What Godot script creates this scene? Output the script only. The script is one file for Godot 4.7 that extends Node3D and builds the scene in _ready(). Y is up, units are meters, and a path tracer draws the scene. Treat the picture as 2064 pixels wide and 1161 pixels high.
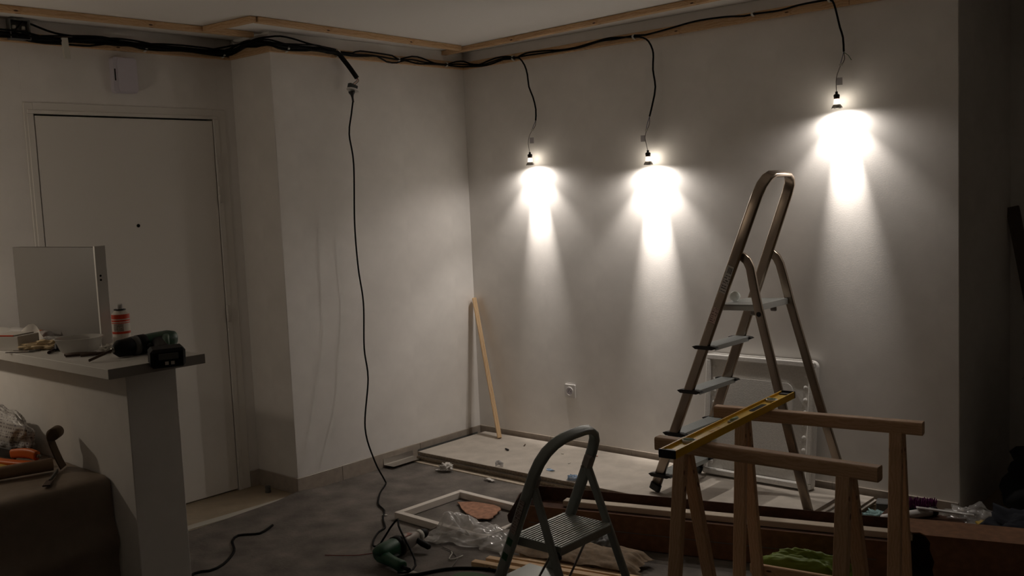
extends Node3D
# Room under renovation: three bare lamps on a long wall, ladders, trestles, boards and tools.
# Axes: x along the lamp wall, z out from it, y up; the inner corner of the room is the origin. Metres.

var M := {}
var names := {}
var rng := RandomNumberGenerator.new()

func _ready():
	rng.seed = 7
	# --- camera, sky, exposure, off-frame room lamp
	var cam := Camera3D.new()
	cam.name = "camera"
	cam.position = Vector3(4.4186, 1.5737, 4.6134)
	cam.rotation = Vector3(-0.0927, 0.7252, -0.0443)
	cam.fov = 32.4844
	cam.near = 0.05
	cam.far = 60.0
	add_child(cam)
	cam.current = true
	var we := WorldEnvironment.new()
	we.name = "world_environment"
	var env := Environment.new()
	env.background_mode = Environment.BG_COLOR
	env.background_color = Color(0.0, 0.0, 0.0)
	env.tonemap_mode = Environment.TONE_MAPPER_LINEAR
	env.tonemap_exposure = 0.58
	env.sdfgi_enabled = true
	env.ssao_enabled = true
	env.ssil_enabled = true
	we.environment = env
	add_child(we)
	materials()
	room()
	door()
	battens()
	cables()
	lamps()
	wall_fittings()
	boards_and_floor()
	carton_and_right_side()
	big_ladder()
	foam_panel()
	trestles_and_level()
	small_ladder()
	floor_things()
	counter_side()
	table_side()

# ---------------------------------------------------------------- naming
func numbered(n: String) -> String:
	var k: int = names.get(n, 0)
	names[n] = k + 1
	return n if k == 0 else "%s_%03d" % [n, k]

func tag(o: Node3D, label: String, category: String, group := ""):
	o.set_meta("label", label)
	o.set_meta("category", category)
	if group != "":
		o.set_meta("group", group)

func thing(n: String, label: String, category: String, at := Vector3.ZERO, turn := 0.0, group := "") -> Node3D:
	var o := Node3D.new()
	o.name = numbered(n)
	add_child(o)
	o.position = at
	o.rotation.y = turn
	tag(o, label, category, group)
	return o

func part(p: Node3D, n: String, mesh: Mesh, m: Material, x := Transform3D.IDENTITY, label := "") -> MeshInstance3D:
	var o := MeshInstance3D.new()
	o.mesh = mesh
	o.material_override = m
	o.transform = x
	o.name = n
	p.add_child(o, true)
	if label != "":
		o.set_meta("label", label)
	return o

func solo(n: String, label: String, category: String, mesh: Mesh, m: Material, x := Transform3D.IDENTITY, group := "") -> MeshInstance3D:
	var o := part(self, numbered(n), mesh, m, x)
	tag(o, label, category, group)
	return o

func struct(n: String, mesh: Mesh, m: Material, x := Transform3D.IDENTITY) -> MeshInstance3D:
	var o := part(self, n, mesh, m, x)
	o.set_meta("kind", "structure")
	return o

func at(x: float, y: float, z: float, turn := 0.0) -> Transform3D:
	return Transform3D(Basis(Vector3.UP, turn), Vector3(x, y, z))

# a frame whose x axis runs from a to b, with y as near to up as it can be
func along(a: Vector3, b: Vector3, up := Vector3.UP) -> Transform3D:
	var x := (b - a).normalized()
	var z := x.cross(up).normalized()
	var y := z.cross(x)
	return Transform3D(Basis(x, y, z), (a + b) * 0.5)

# ---------------------------------------------------------------- meshes
func begin(smooth := false) -> SurfaceTool:
	var s := SurfaceTool.new()
	s.begin(Mesh.PRIMITIVE_TRIANGLES)
	s.set_smooth_group(0 if smooth else -1)
	return s

func done(s: SurfaceTool) -> ArrayMesh:
	s.generate_normals()
	return s.commit()

# flat polygon turned away from the point c
func face(s: SurfaceTool, p: Array, c: Vector3):
	var n: Vector3 = (p[1] - p[0]).cross(p[2] - p[0])
	var mid: Vector3 = (p[0] + p[1] + p[2]) / 3.0
	var flip: bool = n.dot(mid - c) > 0.0
	for i in range(1, p.size() - 1):
		if flip:
			s.add_vertex(p[0]); s.add_vertex(p[i + 1]); s.add_vertex(p[i])
		else:
			s.add_vertex(p[0]); s.add_vertex(p[i]); s.add_vertex(p[i + 1])

func add_box(s: SurfaceTool, size: Vector3, bev := 0.002, c := Vector3.ZERO, b := Basis.IDENTITY):
	var h := size * 0.5
	bev = minf(bev, minf(h.x, minf(h.y, h.z)) * 0.6)
	var v := func(sx: float, sy: float, sz: float, ax: int) -> Vector3:
		var q := Vector3(sx * (h.x - (0.0 if ax == 0 else bev)), sy * (h.y - (0.0 if ax == 1 else bev)), sz * (h.z - (0.0 if ax == 2 else bev)))
		return c + b * q
	var g := [-1.0, 1.0]
	for a in g:
		face(s, [v.call(a, -1, -1, 0), v.call(a, 1, -1, 0), v.call(a, 1, 1, 0), v.call(a, -1, 1, 0)], c)
		face(s, [v.call(-1, a, -1, 1), v.call(1, a, -1, 1), v.call(1, a, 1, 1), v.call(-1, a, 1, 1)], c)
		face(s, [v.call(-1, -1, a, 2), v.call(1, -1, a, 2), v.call(1, 1, a, 2), v.call(-1, 1, a, 2)], c)
		for d in g:
			face(s, [v.call(a, d, -1, 0), v.call(a, d, 1, 0), v.call(a, d, 1, 1), v.call(a, d, -1, 1)], c)
			face(s, [v.call(a, -1, d, 0), v.call(a, 1, d, 0), v.call(a, 1, d, 2), v.call(a, -1, d, 2)], c)
			face(s, [v.call(-1, a, d, 1), v.call(1, a, d, 1), v.call(1, a, d, 2), v.call(-1, a, d, 2)], c)
			for e in g:
				face(s, [v.call(a, d, e, 0), v.call(a, d, e, 1), v.call(a, d, e, 2)], c)

func box(size: Vector3, bev := 0.002) -> ArrayMesh:
	var s := begin()
	add_box(s, size, bev)
	return done(s)

func box_from(lo: Vector3, hi: Vector3, bev := 0.0005) -> ArrayMesh:
	var s := begin()
	add_box(s, hi - lo, bev, (lo + hi) * 0.5)
	return done(s)

# a shape given by its outline (x, y), extruded along z from 0 to depth
func add_prism(s: SurfaceTool, outline: PackedVector2Array, depth: float, x := Transform3D.IDENTITY):
	var tri := Geometry2D.triangulate_polygon(outline)
	var cw := Geometry2D.is_polygon_clockwise(outline)
	var n := outline.size()
	for i in range(0, tri.size(), 3):
		var a := outline[tri[i]]
		var b := outline[tri[i + 1]]
		var c := outline[tri[i + 2]]
		if (b - a).cross(c - a) < 0.0:
			var k := b
			b = c
			c = k
		for q in [c, b, a]:
			s.add_vertex(x * Vector3(q.x, q.y, depth))
		for q in [a, b, c]:
			s.add_vertex(x * Vector3(q.x, q.y, 0))
	for i in n:
		var a := outline[i]
		var b := outline[(i + 1) % n]
		if cw:
			var k := a
			a = b
			b = k
		var p := [x * Vector3(a.x, a.y, 0), x * Vector3(b.x, b.y, 0), x * Vector3(b.x, b.y, depth), x * Vector3(a.x, a.y, depth)]
		for j in [0, 2, 1, 0, 3, 2]:
			s.add_vertex(p[j])

func prism(outline: PackedVector2Array, depth: float) -> ArrayMesh:
	var s := begin()
	add_prism(s, outline, depth)
	return done(s)

func rounded(w: float, h: float, r: float, n := 5) -> PackedVector2Array:
	var o := PackedVector2Array()
	for q in 4:
		var c := Vector2((w * 0.5 - r) * (1 if q == 0 or q == 3 else -1), (h * 0.5 - r) * (1 if q < 2 else -1))
		for i in n + 1:
			var t := (q + float(i) / n) * PI * 0.5
			o.append(c + Vector2(cos(t), sin(t)) * r)
	return o

func ring(r: float, n := 8) -> PackedVector2Array:
	var o := PackedVector2Array()
	for i in n:
		o.append(Vector2(cos(TAU * i / n), sin(TAU * i / n)) * r)
	return o

# a profile swept along points; ref, when given, is kept as the profile's x axis
func add_sweep(s: SurfaceTool, pts: PackedVector3Array, prof: PackedVector2Array, ref := Vector3.ZERO, scales := []):
	var n := pts.size()
	var m := prof.size()
	var rings := []
	var x := Vector3.ZERO
	for i in n:
		var t := (pts[mini(i + 1, n - 1)] - pts[maxi(i - 1, 0)]).normalized()
		if ref != Vector3.ZERO:
			x = (ref - t * ref.dot(t)).normalized()
		elif i == 0:
			x = t.cross(Vector3.UP if absf(t.y) < 0.9 else Vector3.RIGHT).normalized()
		else:
			x = (x - t * x.dot(t)).normalized()
		var y := t.cross(x)
		var k: float = scales[i] if scales.size() > 0 else 1.0
		var r := PackedVector3Array()
		for q in prof:
			r.append(pts[i] + (x * q.x + y * q.y) * k)
		rings.append(r)
	for i in n - 1:
		for j in m:
			var a: Vector3 = rings[i][j]
			var b: Vector3 = rings[i][(j + 1) % m]
			var c: Vector3 = rings[i + 1][(j + 1) % m]
			var d: Vector3 = rings[i + 1][j]
			for q in [a, c, b, a, d, c]:
				s.add_vertex(q)
	for e in [0, n - 1]:
		var mid := pts[e]
		for j in m:
			var a: Vector3 = rings[e][j]
			var b: Vector3 = rings[e][(j + 1) % m]
			for q in ([mid, a, b] if e == 0 else [mid, b, a]):
				s.add_vertex(q)

func sweep(pts: PackedVector3Array, prof: PackedVector2Array, ref := Vector3.ZERO, scales := []) -> ArrayMesh:
	var s := begin(true)
	add_sweep(s, pts, prof, ref, scales)
	return done(s)

func smooth_path(p: Array, step := 0.03) -> PackedVector3Array:
	var o := PackedVector3Array()
	for i in p.size() - 1:
		var a: Vector3 = p[i]
		var b: Vector3 = p[i + 1]
		var pre: Vector3 = p[maxi(i - 1, 0)]
		var post: Vector3 = p[mini(i + 2, p.size() - 1)]
		var n := maxi(2, int(a.distance_to(b) / step))
		for k in n:
			o.append(a.cubic_interpolate(b, pre, post, float(k) / n))
	o.append(p[-1])
	return o

func tube(p: Array, r: float, n := 8, step := 0.03) -> ArrayMesh:
	return sweep(smooth_path(p, step), ring(r, n))

func bar(a: Vector3, b: Vector3, w: float, h: float, r: float, ref: Vector3) -> ArrayMesh:
	var s := begin()
	add_sweep(s, PackedVector3Array([a, b]), rounded(w, h, r, 3), ref)
	return done(s)

# profile of (radius, height) points from the foot up round y
func add_lathe(s: SurfaceTool, prof: Array, n := 24, x := Transform3D.IDENTITY):
	for i in prof.size() - 1:
		for j in n:
			var t0 := TAU * j / n
			var t1 := TAU * (j + 1) / n
			var a := x * Vector3(cos(t0) * prof[i].x, prof[i].y, sin(t0) * prof[i].x)
			var b := x * Vector3(cos(t1) * prof[i].x, prof[i].y, sin(t1) * prof[i].x)
			var c := x * Vector3(cos(t1) * prof[i + 1].x, prof[i + 1].y, sin(t1) * prof[i + 1].x)
			var d := x * Vector3(cos(t0) * prof[i + 1].x, prof[i + 1].y, sin(t0) * prof[i + 1].x)
			if prof[i].x > 0.0:
				for q in [a, b, c]:
					s.add_vertex(q)
			if prof[i + 1].x > 0.0:
				for q in [a, c, d]:
					s.add_vertex(q)

func lathe(prof: Array, n := 24, smooth := false) -> ArrayMesh:
	var s := begin(smooth)
	add_lathe(s, prof, n)
	return done(s)

# a sheet: f(u, v) gives the point, u and v in 0..1; it has thickness along its normal
func sheet(nu: int, nv: int, f: Callable, thick := 0.002, smooth := true) -> ArrayMesh:
	var s := begin(smooth)
	var p := []
	for i in nu + 1:
		var row := PackedVector3Array()
		for j in nv + 1:
			row.append(f.call(float(i) / nu, float(j) / nv))
		p.append(row)
	var q := []
	for i in nu + 1:
		var row := PackedVector3Array()
		for j in nv + 1:
			var du: Vector3 = p[mini(i + 1, nu)][j] - p[maxi(i - 1, 0)][j]
			var dv: Vector3 = p[i][mini(j + 1, nv)] - p[i][maxi(j - 1, 0)]
			row.append(p[i][j] + du.cross(dv).normalized() * thick)
		q.append(row)
	for i in nu:
		for j in nv:
			for k in [[p, i, j], [p, i + 1, j + 1], [p, i, j + 1], [p, i, j], [p, i + 1, j], [p, i + 1, j + 1]]:
				s.add_vertex(k[0][k[1]][k[2]])
			for k in [[q, i, j], [q, i, j + 1], [q, i + 1, j + 1], [q, i, j], [q, i + 1, j + 1], [q, i + 1, j]]:
				s.add_vertex(k[0][k[1]][k[2]])
	s.set_smooth_group(1)
	for i in nu:
		for k in [[p, i, 0], [q, i + 1, 0], [p, i + 1, 0], [p, i, 0], [q, i, 0], [q, i + 1, 0], [p, i, nv], [p, i + 1, nv], [q, i + 1, nv], [p, i, nv], [q, i + 1, nv], [q, i, nv]]:
			s.add_vertex(k[0][k[1]][k[2]])
	for j in nv:
		for k in [[p, 0, j], [p, 0, j + 1], [q, 0, j + 1], [p, 0, j], [q, 0, j + 1], [q, 0, j], [p, nu, j], [q, nu, j + 1], [p, nu, j + 1], [p, nu, j], [q, nu, j], [q, nu, j + 1]]:
			s.add_vertex(k[0][k[1]][k[2]])
	return done(s)

# a lump: an ellipsoid crumpled by noise, flat below
func blob(size: Vector3, seed_: int, amp := 0.25, freq := 2.0, n := 28, floor_y := -0.6) -> ArrayMesh:
	var ns := noise(seed_, freq)
	ns.fractal_octaves = 4
	var s := begin(true)
	var g := []
	for i in n + 1:
		var row := PackedVector3Array()
		for j in n * 2:
			var a := PI * i / n
			var b := TAU * j / (n * 2)
			var d := Vector3(sin(a) * cos(b), cos(a), sin(a) * sin(b))
			d *= 1.0 + amp * (ns.get_noise_3dv(d) * 1.6) + amp * 0.5 * absf(ns.get_noise_3dv(d * 2.3 + Vector3(5, 1, 3)))
			d.y = maxf(d.y, floor_y)
			row.append(d * size * 0.5)
		g.append(row)
	for i in n:
		for j in n * 2:
			var k := (j + 1) % (n * 2)
			for q in [g[i][j], g[i + 1][j], g[i + 1][k], g[i][j], g[i + 1][k], g[i][k]]:
				s.add_vertex(q)
	return done(s)

func noise(seed_: int, freq: float) -> FastNoiseLite:
	var ns := FastNoiseLite.new()
	ns.seed = seed_
	ns.frequency = freq
	ns.noise_type = FastNoiseLite.TYPE_SIMPLEX_SMOOTH
	return ns

# ---------------------------------------------------------------- materials
func mat(n: String, c: Color, rough := 0.7, metal := 0.0) -> StandardMaterial3D:
	var m := StandardMaterial3D.new()
	m.resource_name = n
	m.albedo_color = c
	m.roughness = rough
	m.metallic = metal
	M[n] = m
	return m

func bumps(freq: float, strength: float, seed_: int, size := 256) -> NoiseTexture2D:
	var t := NoiseTexture2D.new()
	t.width = size
	t.height = size
	t.seamless = true
	t.as_normal_map = true
	t.bump_strength = strength
	var ns := noise(seed_, freq)
	ns.fractal_octaves = 4
	t.noise = ns
	return t

func tones(freq: float, a: Color, b: Color, seed_: int, size := 256) -> NoiseTexture2D:
	var t := NoiseTexture2D.new()
	t.width = size
	t.height = size
	t.seamless = true
	var ns := noise(seed_, freq)
	ns.fractal_octaves = 5
	t.noise = ns
	var g := Gradient.new()
	g.set_color(0, a)
	g.set_color(1, b)
	t.color_ramp = g
	return t

func rough_mat(n: String, c: Color, rough: float, scale: Vector3, nfreq: float, nstrength: float, tone := 0.0, tfreq := 0.02) -> StandardMaterial3D:
	var m := mat(n, c, rough)
	m.uv1_triplanar = true
	m.uv1_scale = scale
	if nstrength > 0.0:
		m.normal_enabled = true
		m.normal_texture = bumps(nfreq, nstrength, n.hash() % 1000)
		m.normal_scale = 0.25
	if tone > 0.0:
		m.albedo_texture = tones(tfreq, Color(1, 1, 1).darkened(tone), Color(1, 1, 1), n.hash() % 777)
	return m

func wood(n: String, pale: Color, dark: Color, seed_: int) -> StandardMaterial3D:
	var im := Image.create(512, 256, false, Image.FORMAT_RGB8)
	var n1 := noise(seed_, 0.012)
	var n2 := noise(seed_ + 5, 0.02)
	var r := RandomNumberGenerator.new()
	r.seed = seed_
	var knots := []
	for k in 4:
		knots.append(Vector3(r.randf_range(30, 480), r.randf_range(20, 236), r.randf_range(4.0, 8.0)))
	for y in 256:
		for x in 512:
			var yy := y + 18.0 * n2.get_noise_2d(x * 0.5, y * 0.6)
			var dark_k := 0.0
			for k in knots:
				var d := Vector2((x - k.x) * 0.6, y - k.y).length()
				yy += 26.0 * exp(-d * d / (k.z * k.z * 9.0)) * signf(y - k.y)
				dark_k = maxf(dark_k, 1.0 - smoothstep(k.z * 0.6, k.z * 1.15, d))
			var grain := 0.5 + 0.5 * sin(yy * 0.42 + 3.0 * n1.get_noise_2d(x * 0.12, yy))
			var fine := 0.5 + 0.5 * n1.get_noise_2d(x * 0.5, y * 22.0)
			var c := pale.lerp(dark, clampf(0.55 * grain * grain + 0.35 * fine - 0.1, 0.0, 1.0))
			c = c.lerp(Color(0.24, 0.12, 0.05), dark_k * 0.85)
			im.set_pixel(x, y, c)
	var m := mat(n, Color.WHITE, 0.62)
	m.albedo_texture = ImageTexture.create_from_image(im)
	m.uv1_triplanar = true
	m.uv1_scale = Vector3(1.6, 5.2, 5.2)
	m.uv1_offset = Vector3(0.13 * seed_, 0.31 * seed_, 0.17 * seed_)
	return m

func clear(n: String, c: Color, alpha: float, rough: float) -> StandardMaterial3D:
	var m := mat(n, Color(c.r, c.g, c.b, alpha), rough)
	m.transparency = BaseMaterial3D.TRANSPARENCY_ALPHA
	m.cull_mode = BaseMaterial3D.CULL_DISABLED
	return m

func materials():
	rough_mat("plaster", Color(0.955, 0.942, 0.925), 0.85, Vector3(2.6, 2.6, 2.6), 0.16, 0.9, 0.04, 0.006).uv1_world_triplanar = true
	rough_mat("ceiling_paint", Color(0.95, 0.94, 0.925), 0.9, Vector3(2, 2, 2), 0.1, 1.5).uv1_world_triplanar = true
	M.plaster.normal_scale = 0.09
	M.ceiling_paint.normal_scale = 0.1
	mat("door_paint", Color(0.9, 0.885, 0.86), 0.5)
	rough_mat("baseboard_tile", Color(0.7, 0.655, 0.605), 0.35, Vector3(3, 3, 3), 0.03, 0.5, 0.12, 0.02)
	rough_mat("floor_tile", Color(0.72, 0.66, 0.56), 0.4, Vector3(1.5, 1.5, 1.5), 0.03, 0.4, 0.12, 0.02)
	rough_mat("felt", Color(0.54, 0.51, 0.48), 1.0, Vector3(0.9, 0.9, 0.9), 0.2, 2.0, 0.34, 0.018)
	rough_mat("plasterboard_paper", Color(0.79, 0.755, 0.71), 0.9, Vector3(2, 2, 2), 0.15, 1.2, 0.1, 0.012)
	rough_mat("plasterboard_edge", Color(0.66, 0.6, 0.52), 0.95, Vector3(4, 4, 4), 0.12, 3.0, 0.3, 0.04)
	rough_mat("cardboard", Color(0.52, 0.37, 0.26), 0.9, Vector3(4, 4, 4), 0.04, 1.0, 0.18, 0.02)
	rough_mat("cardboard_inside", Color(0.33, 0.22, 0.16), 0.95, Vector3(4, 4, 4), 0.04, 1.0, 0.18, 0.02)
	rough_mat("torn_cardboard", Color(0.76, 0.56, 0.45), 0.9, Vector3(4, 4, 4), 0.04, 1.5, 0.25, 0.03)
	rough_mat("kraft_paper", Color(0.58, 0.49, 0.38), 0.75, Vector3(5, 5, 5), 0.05, 2.0, 0.2, 0.03)
	wood("pine", Color(0.85, 0.72, 0.56), Color(0.74, 0.56, 0.38), 3)
	wood("pale_pine", Color(0.9, 0.78, 0.62), Color(0.82, 0.65, 0.46), 8)
	wood("trestle_pine", Color(0.82, 0.68, 0.54), Color(0.73, 0.58, 0.44), 12)
	mat("black_sheath", Color(0.04, 0.039, 0.038), 0.6).metallic_specular = 0.25
	mat("black_plastic", Color(0.06, 0.058, 0.056), 0.5)
	mat("clip_plastic", Color(0.8, 0.79, 0.75), 0.5)
	mat("white_plastic", Color(0.86, 0.85, 0.84), 0.4)
	mat("chime_plastic", Color(0.82, 0.8, 0.84), 0.45)
	mat("grey_plastic", Color(0.38, 0.38, 0.37), 0.6)
	mat("blackish", Color(0.16, 0.18, 0.18), 0.6)
	mat("dark_hole", Color(0.015, 0.014, 0.013), 0.9)
	mat("copper", Color(0.72, 0.4, 0.2), 0.35, 0.9)
	mat("blue_wire", Color(0.1, 0.16, 0.4), 0.5)
	mat("green_wire", Color(0.12, 0.3, 0.1), 0.5)
	mat("grey_flex", Color(0.4, 0.38, 0.36), 0.5)
	clear("clear_tag", Color(0.75, 0.73, 0.75), 0.55, 0.4)
	var gl := mat("lamp_glow", Color(0.9, 0.88, 0.84), 0.3)
	gl.emission_enabled = true
	gl.emission = Color(1.0, 0.95, 0.86)
	gl.emission_energy_multiplier = 3.0
	mat("lamp_reflector", Color(0.8, 0.79, 0.77), 0.25, 0.6)
	mat("lamp_collar", Color(0.3, 0.2, 0.15), 0.4, 0.5)
	var al := mat("aluminium", Color(0.6, 0.545, 0.49), 0.27, 1.0)
	al.normal_enabled = false
	mat("bright_aluminium", Color(0.74, 0.75, 0.74), 0.38, 0.7)
	mat("step_aluminium", Color(0.72, 0.74, 0.74), 0.42, 0.7)
	mat("galvanised", Color(0.74, 0.72, 0.69), 0.35, 0.75)
	mat("grey_enamel", Color(0.55, 0.575, 0.565), 0.35, 0.15)
	mat("tread_grey", Color(0.56, 0.58, 0.56), 0.33, 0.3)
	mat("grey_hinge", Color(0.62, 0.59, 0.57), 0.6)
	mat("level_yellow", Color(0.97, 0.79, 0.14), 0.42)
	mat("vial_liquid", Color(0.7, 0.78, 0.66), 0.15)
	rough_mat("foam", Color(0.93, 0.92, 0.9), 0.85, Vector3(5, 5, 5), 0.1, 2.5, 0.06, 0.05).backlight = Color(0.35, 0.34, 0.32)
	mat("frame_white", Color(0.9, 0.87, 0.83), 0.5)
	mat("plank_white", Color(0.82, 0.76, 0.68), 0.45)
	clear("film", Color(0.95, 0.94, 0.93), 0.2, 0.16)
	clear("bag_film", Color(0.8, 0.79, 0.79), 0.55, 0.3)
	clear("bowl_plastic", Color(0.85, 0.84, 0.82), 0.62, 0.4)
	mat("drill_green", Color(0.06, 0.27, 0.17), 0.45)
	mat("drill_grey", Color(0.6, 0.57, 0.54), 0.4, 0.3)
	mat("drill_black", Color(0.06, 0.06, 0.06), 0.55).metallic_specular = 0.3
	mat("steel", Color(0.55, 0.54, 0.52), 0.3, 0.9)
	mat("rust_steel", Color(0.34, 0.28, 0.24), 0.5, 0.6)
	mat("white_paper", Color(0.86, 0.84, 0.81), 0.85)
	clear("blue_film", Color(0.45, 0.6, 0.74), 0.6, 0.3)
	mat("lime", Color(0.42, 0.5, 0.06), 0.5)
	mat("mat_green", Color(0.3, 0.4, 0.28), 0.8)
	mat("red_cord", Color(0.45, 0.12, 0.1), 0.7)
	mat("purple_bristle", Color(0.42, 0.12, 0.36), 0.7)
	mat("teal_paper", Color(0.55, 0.68, 0.68), 0.8)
	rough_mat("dark_cloth", Color(0.05, 0.05, 0.055), 1.0, Vector3(5, 5, 5), 0.06, 3.0)
	rough_mat("blue_cloth", Color(0.16, 0.17, 0.2), 1.0, Vector3(5, 5, 5), 0.06, 3.0)
	mat("leaf_green", Color(0.3, 0.42, 0.08), 0.6)
	mat("dark_board", Color(0.36, 0.3, 0.24), 0.7)
	mat("counter_white", Color(0.9, 0.89, 0.87), 0.4)
	mat("counter_edge", Color(0.62, 0.6, 0.58), 0.45)
	mat("panel_grey", Color(0.45, 0.435, 0.42), 0.55)
	mat("can_orange", Color(0.85, 0.26, 0.09), 0.4)
	rough_mat("beige_cloth", Color(0.86, 0.77, 0.62), 0.95, Vector3(9, 9, 9), 0.06, 4.0)
	mat("navy", Color(0.03, 0.045, 0.12), 0.5)
	mat("pink_plastic", Color(0.62, 0.42, 0.38), 0.5)
	rough_mat("dust_sheet", Color(0.54, 0.48, 0.42), 0.5, Vector3(3, 3, 3), 0.03, 2.0, 0.08, 0.02)
	mat("tool_orange", Color(0.8, 0.38, 0.06), 0.45)
	mat("dark_red", Color(0.2, 0.08, 0.06), 0.5)
	mat("yellow_paper", Color(0.74, 0.62, 0.26), 0.8)
	mat("tube_brown", Color(0.56, 0.46, 0.37), 0.85)
	mat("curl_brown", Color(0.36, 0.29, 0.22), 0.85)

# print: a picture of small dark marks in rows on a pale or clear ground
func print_mat(n: String, bg: Color, ink: Color, seed_: int, w: int, h: int, bars := false) -> StandardMaterial3D:
	var im := Image.create(w, h, false, Image.FORMAT_RGB8)
	im.fill(bg)
	var r := RandomNumberGenerator.new()
	r.seed = seed_
	var y := 4
	while y < h - 6:
		var rh := r.randi_range(2, 5)
		var x := 3
		while x < w - 4:
			var ww := r.randi_range(1, 6)
			if r.randf() < 0.7:
				im.fill_rect(Rect2i(x, y, mini(ww, w - 3 - x), rh), ink)
			x += ww + r.randi_range(1, 3)
		y += rh + r.randi_range(3, 8)
	if bars:
		im.fill_rect(Rect2i(4, 4, w - 8, h / 6), bg)
		var x := 6
		while x < w - 8:
			im.fill_rect(Rect2i(x, 6, r.randi_range(1, 3), h / 7), ink)
			x += r.randi_range(3, 6)
	var m := mat(n, Color.WHITE, 0.6)
	m.albedo_texture = ImageTexture.create_from_image(im)
	return m

# a thin label: its print shows on +y, its length runs along x
func label_mesh(l: float, w: float, t := 0.0006) -> ArrayMesh:
	var s := begin()
	var u := [Vector2(0, 0), Vector2(0, 1), Vector2(1, 1), Vector2(1, 0)]
	var p := [Vector3(-l / 2, t, -w / 2), Vector3(l / 2, t, -w / 2), Vector3(l / 2, t, w / 2), Vector3(-l / 2, t, w / 2)]
	for i in [0, 1, 2, 0, 2, 3]:
		s.set_uv(u[i])
		s.add_vertex(p[i])
	for i in 4:
		var a: Vector3 = p[i]
		var b: Vector3 = p[(i + 1) % 4]
		var dn := Vector3(0, -t, 0)
		for q in [a, a + dn, b + dn, a, b + dn, b]:
			s.set_uv(Vector2(0.01, 0.01))
			s.add_vertex(q)
	return done(s)

# ---------------------------------------------------------------- the room
const H := 2.49
const ZP := 1.462
const XD := -0.3625

func room():
	struct("floor", box_from(Vector3(-0.6, -0.1, -1.0), Vector3(6.6, 0.0, 7.1)), M.floor_tile)
	struct("ceiling", box_from(Vector3(-0.6, H, -1.0), Vector3(6.6, H + 0.1, 7.1)), M.ceiling_paint)
	struct("wall_back", box_from(Vector3(-0.5, 0, -0.9), Vector3(3.0, H, 0.0), 0.003), M.plaster)
	struct("wall_recess", box_from(Vector3(3.0, 0, -0.95), Vector3(6.6, H, -0.8)), M.plaster)
	struct("wall_left", box_from(Vector3(-0.5, 0, 0.0), Vector3(0.0, H, ZP), 0.003), M.plaster)
	struct("wall_right", box_from(Vector3(6.4, 0, -0.8), Vector3(6.6, H, 7.0)), M.plaster)
	struct("wall_front", box_from(Vector3(-0.5, 0, 6.9), Vector3(6.6, H, 7.1)), M.plaster)
	var s := begin()
	add_box(s, Vector3(0.14, H, 0.098), 0.001, Vector3(XD - 0.07, H / 2, ZP + 0.049))
	add_box(s, Vector3(0.14, H - 2.1, 1.04), 0.0002, Vector3(XD - 0.07, 2.1 + (H - 2.1) / 2, 2.08))
	add_box(s, Vector3(0.14, H, 4.4), 0.001, Vector3(XD - 0.07, H / 2, 2.6 + 2.2))
	struct("wall_entry", done(s), M.plaster)
	struct("wall_counter", box_from(Vector3(XD, 0, 2.935), Vector3(1.43, 1.066, 3.11), 0.002), M.plaster)
	# grey tile baseboards, in lengths with a fine joint
	var h := 0.0905
	var bl := Node3D.new()
	bl.name = "baseboard_left"
	add_child(bl)
	bl.set_meta("kind", "structure")
	var zs := [0.011, 0.552, 1.16, ZP + 0.01]
	for i in 3:
		part(bl, "baseboard_tile", box_from(Vector3(0, 0, zs[i] + 0.0007), Vector3(0.01, h, zs[i + 1] - 0.0007), 0.002), M.baseboard_tile)
	var br := Node3D.new()
	br.name = "baseboard_return"
	add_child(br)
	br.set_meta("kind", "structure")
	part(br, "baseboard_tile", box_from(Vector3(XD + 0.01, 0, ZP), Vector3(-0.0005, h, ZP + 0.01), 0.002), M.baseboard_tile)
	part(br, "baseboard_tile", box_from(Vector3(XD, 0, ZP), Vector3(XD + 0.01, h, ZP + 0.062), 0.002), M.baseboard_tile)
	var bb := Node3D.new()
	bb.name = "baseboard_back"
	add_child(bb)
	bb.set_meta("kind", "structure")
	var xs := [0.0, 0.6, 1.2, 1.8, 2.4, 2.998]
	for i in 5:
		part(bb, "baseboard_tile", box_from(Vector3(xs[i] + 0.0007, 0, 0), Vector3(xs[i + 1] - 0.0007, h, 0.011), 0.002), M.baseboard_tile)

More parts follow.
